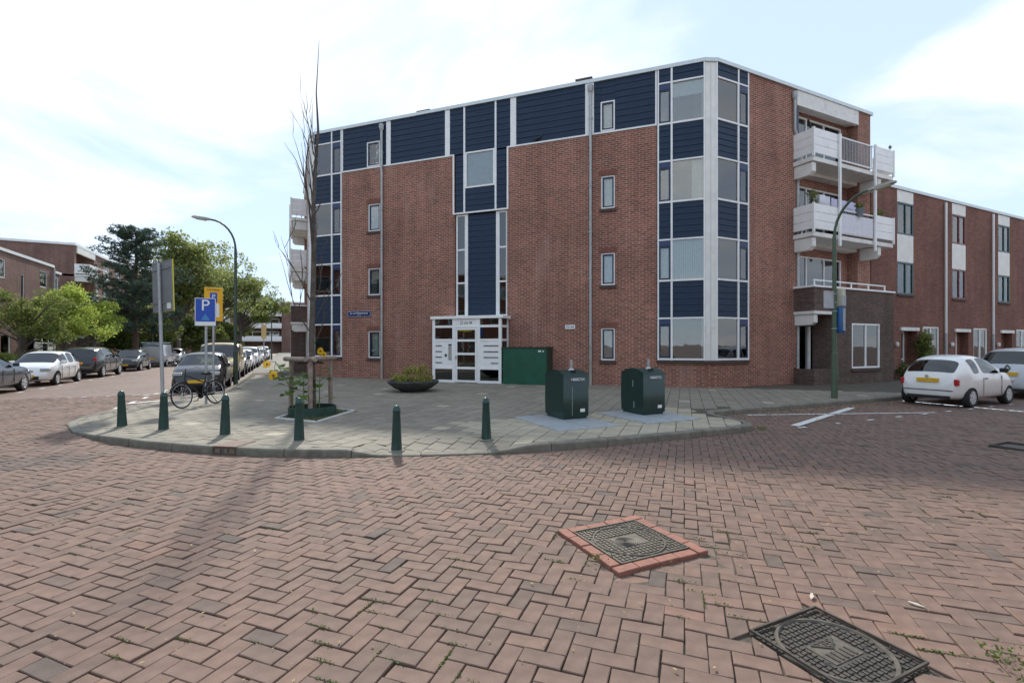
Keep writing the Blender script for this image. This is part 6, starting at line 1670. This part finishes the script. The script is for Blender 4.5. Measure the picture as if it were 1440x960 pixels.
# ------------------------------------------------------------------ litter, weeds, leaves
r = random.Random(77); lt_ = MB()
for i in range(420):
    u = r.random(); x = 10 + 7*u + r.gauss(0,.3); y = 7.85 - abs(r.gauss(0,.22)); 
    if r.random() < .2: x, y = r.uniform(8.6,18), r.uniform(5.5,7.9)
    leaf_cloud(lt_, [((x,y,.012), r.random())], r.uniform(.015,.035), seed=i, flat=4)
for i in range(420):
    Y = r.uniform(1.8,9); X = r.uniform(-1.0,1.0)*Y; x, y = CC*X+CS*Y, -CS*X+CC*Y
    if near_kerb(x,y)[0] > -.05: continue
    leaf_cloud(lt_, [((x,y,.006), .5+.5*r.random())], r.uniform(.004,.013), seed=900+i, flat=6, asp=.5)
tag(lt_.build('leaf_litter', LITTER, attr=True), 'dry fallen leaves and bits scattered along the kerb and road', 'leaves', kind='stuff')
wd = MB()
def weeds(cx, cy, dx, dy, L_, n, h=.018):
    for i in range(n):
        f = r.uniform(-.5,.5)*L_; x, y = cx+dx*f+r.gauss(0,.003), cy+dy*f+r.gauss(0,.003)
        leaf_cloud(wd, [((x,y,r.uniform(-.012,.004)+h*.2), r.random())], r.uniform(.003,.008), seed=r.randint(0,9**6), flat=.5)
def joint_at(x, y, horiz):   # snap to a brick joint of the herringbone grid
    u, v = ca*x+sa*y, -sa*x+ca*y
    i, j = round(u/A), round(v/A)
    return i, j
for i in range(420):
    Y = r.uniform(1.6,5.4); X = r.uniform(-1.0,1.05)*Y; x, y = CC*X+CS*Y, -CS*X+CC*Y
    if mnoise.noise((x*.9,y*.9,3)) < .05: continue
    ii, jj = joint_at(x,y,0)
    for q in range(6):
        kk = (ii-jj) % 4
        if kk in (0,3): break
        ii += 1
    # lower-left corner of a brick: run along its long edge
    if kk == 0: a, b = (ii*A, jj*A), (1,0)
    else: a, b = (ii*A, jj*A), (0,1)
    L_ = 2*A*.9; uu = a[0]+b[0]*A; vv = a[1]+b[1]*A
    cx, cy = ca*uu-sa*vv, sa*uu+ca*vv; dx, dy = ca*b[0]-sa*b[1], sa*b[0]+ca*b[1]
    if any(max(abs(cx-c[0][0]),abs(cy-c[0][1])) < c[1]+.05 for c in COVERS): continue
    weeds(cx, cy, dx, dy, L_*r.uniform(.4,1), r.randint(10,40))
for x, y, n in ((8.35,6.3,90),(8.2,6.22,60),(2.12,2.98,40),(-1.0,8.35,40),(3.2,.95,120),(3.35,1.15,90)):
    for i in range(n): leaf_cloud(wd, [((x+r.gauss(0,.06),y+r.gauss(0,.05),r.uniform(.005,.05)), r.random())], r.uniform(.006,.014), seed=r.randint(0,9**6), flat=.3)
for i in range(1, len(KO)-3):     # growth where the kerb meets the road
    if KO[i][1] > 18: continue
    for q in range(30):
        if r.random() < .55: continue
        t_ = r.random(); x = KO[i][0]+(KO[i+1][0]-KO[i][0])*t_; y = KO[i][1]+(KO[i+1][1]-KO[i][1])*t_
        leaf_cloud(wd, [((x-KN[i][0]*.01,y-KN[i][1]*.01,r.uniform(0,.015)), r.random())], r.uniform(.004,.011), seed=r.randint(0,9**6), flat=.3)
tag(wd.build('weeds', GRASSM, attr=True), 'tiny green weeds and moss growing in the brick joints', 'weeds', kind='stuff')
for i, (x, y, a, L_) in enumerate(((3.05,1.96,.5,.075),(3.55,1.62,1.9,.085))):
    m = MB(); m.add([(-L_/2,0,.004),(0,-.012,.008),(L_/2,-.004,.012),(L_/2,.008,.012),(0,.012,.008),(-L_/2,0,.0),(0,-.012,0),(L_/2,-.004,.002),(L_/2,.008,.002),(0,.012,0)], [(0,1,4),(1,2,3,4),(5,9,6),(6,9,8,7),(0,5,6,1),(1,6,7,2),(2,7,8,3),(3,8,9,4),(4,9,5,0)])
    o = m.build('wood_chip', mat('pale_wood', (.55,.48,.38), .8, .1, 20), None, (x,y,.002), a); tag(o, ['pale pointed wood chip on the bricks above the iron cover','thin pale twig on the bricks right of the iron cover'][i], 'wood chip')

# ------------------------------------------------------------------ houses behind the camera, across the crossing (seen mirrored in the windows)
def opposite(loc, rz, n, label, m=BRICK_R, h=8.9):
    t = thing('terraced_house', label, 'house', (*loc, 0), rz); fr = Frame(t, loc, rz)
    hl = [(k*4.5+a, k*4.5+a+1.5, z, z+1.5) for k in range(n) for a in (.5,2.6) for z in (.9,3.8,6.5)]
    w_ = MB(); wall(w_, 0, n*4.5, 0, h, hl); w_.box(0,n*4.5,.3,8,0,h); fr_ = w_.build('wall', m, t)
    for q in hl:
        f = ring(MB(), *q[:4], .08, .05, .1).build('window', WHITE, t); MB().box(q[0]+.08,q[1]-.08,.06,.07,q[2]+.08,q[3]-.08).build('pane', GLASS, f); MB().box(q[0]+.05,q[1]-.05,.16,.17,q[2],q[3]).build('curtain', CURTAIN, f)
    MB().box(-.1,n*4.5+.1,-.1,.4,h,h+.2).build('roof_edge', WHITE, t)
opposite((34,-7.5), R_(180), 7, 'brick terraced houses across the right-hand street, outside the photo')
opposite((-20.5,2), R_(-90+180), 7, 'brick terraced houses across the left-hand street, outside the photo')
tree('street_tree', 'street tree behind the camera, outside the photo', 9, -5.2, 7, [(0,0,4.6,1.9,1.9)], MIDG, 90, 30, .12, 99, 2, .14, clump=.6)
for i, (x, y, h) in enumerate(((-12.5,66,6.5),(-12.0,78,7.5),(-11.5,90,8.0),(-13.5,56,5.2))):
    tree('garden_tree', ['low leafy garden tree just right of the pine trunk','low leafy garden tree below the big olive tree','low leafy garden tree under the farthest big crown','small dark garden tree behind the pine trunk'][i], x, y, h, [(0,0,h*.5,2.8,h*.36),(1.5,1,h*.45,2.2,h*.3)], MIDG if i % 2 else DARKG, 200, 32, .17, 120+i, 1.0, .16, clump=.7)
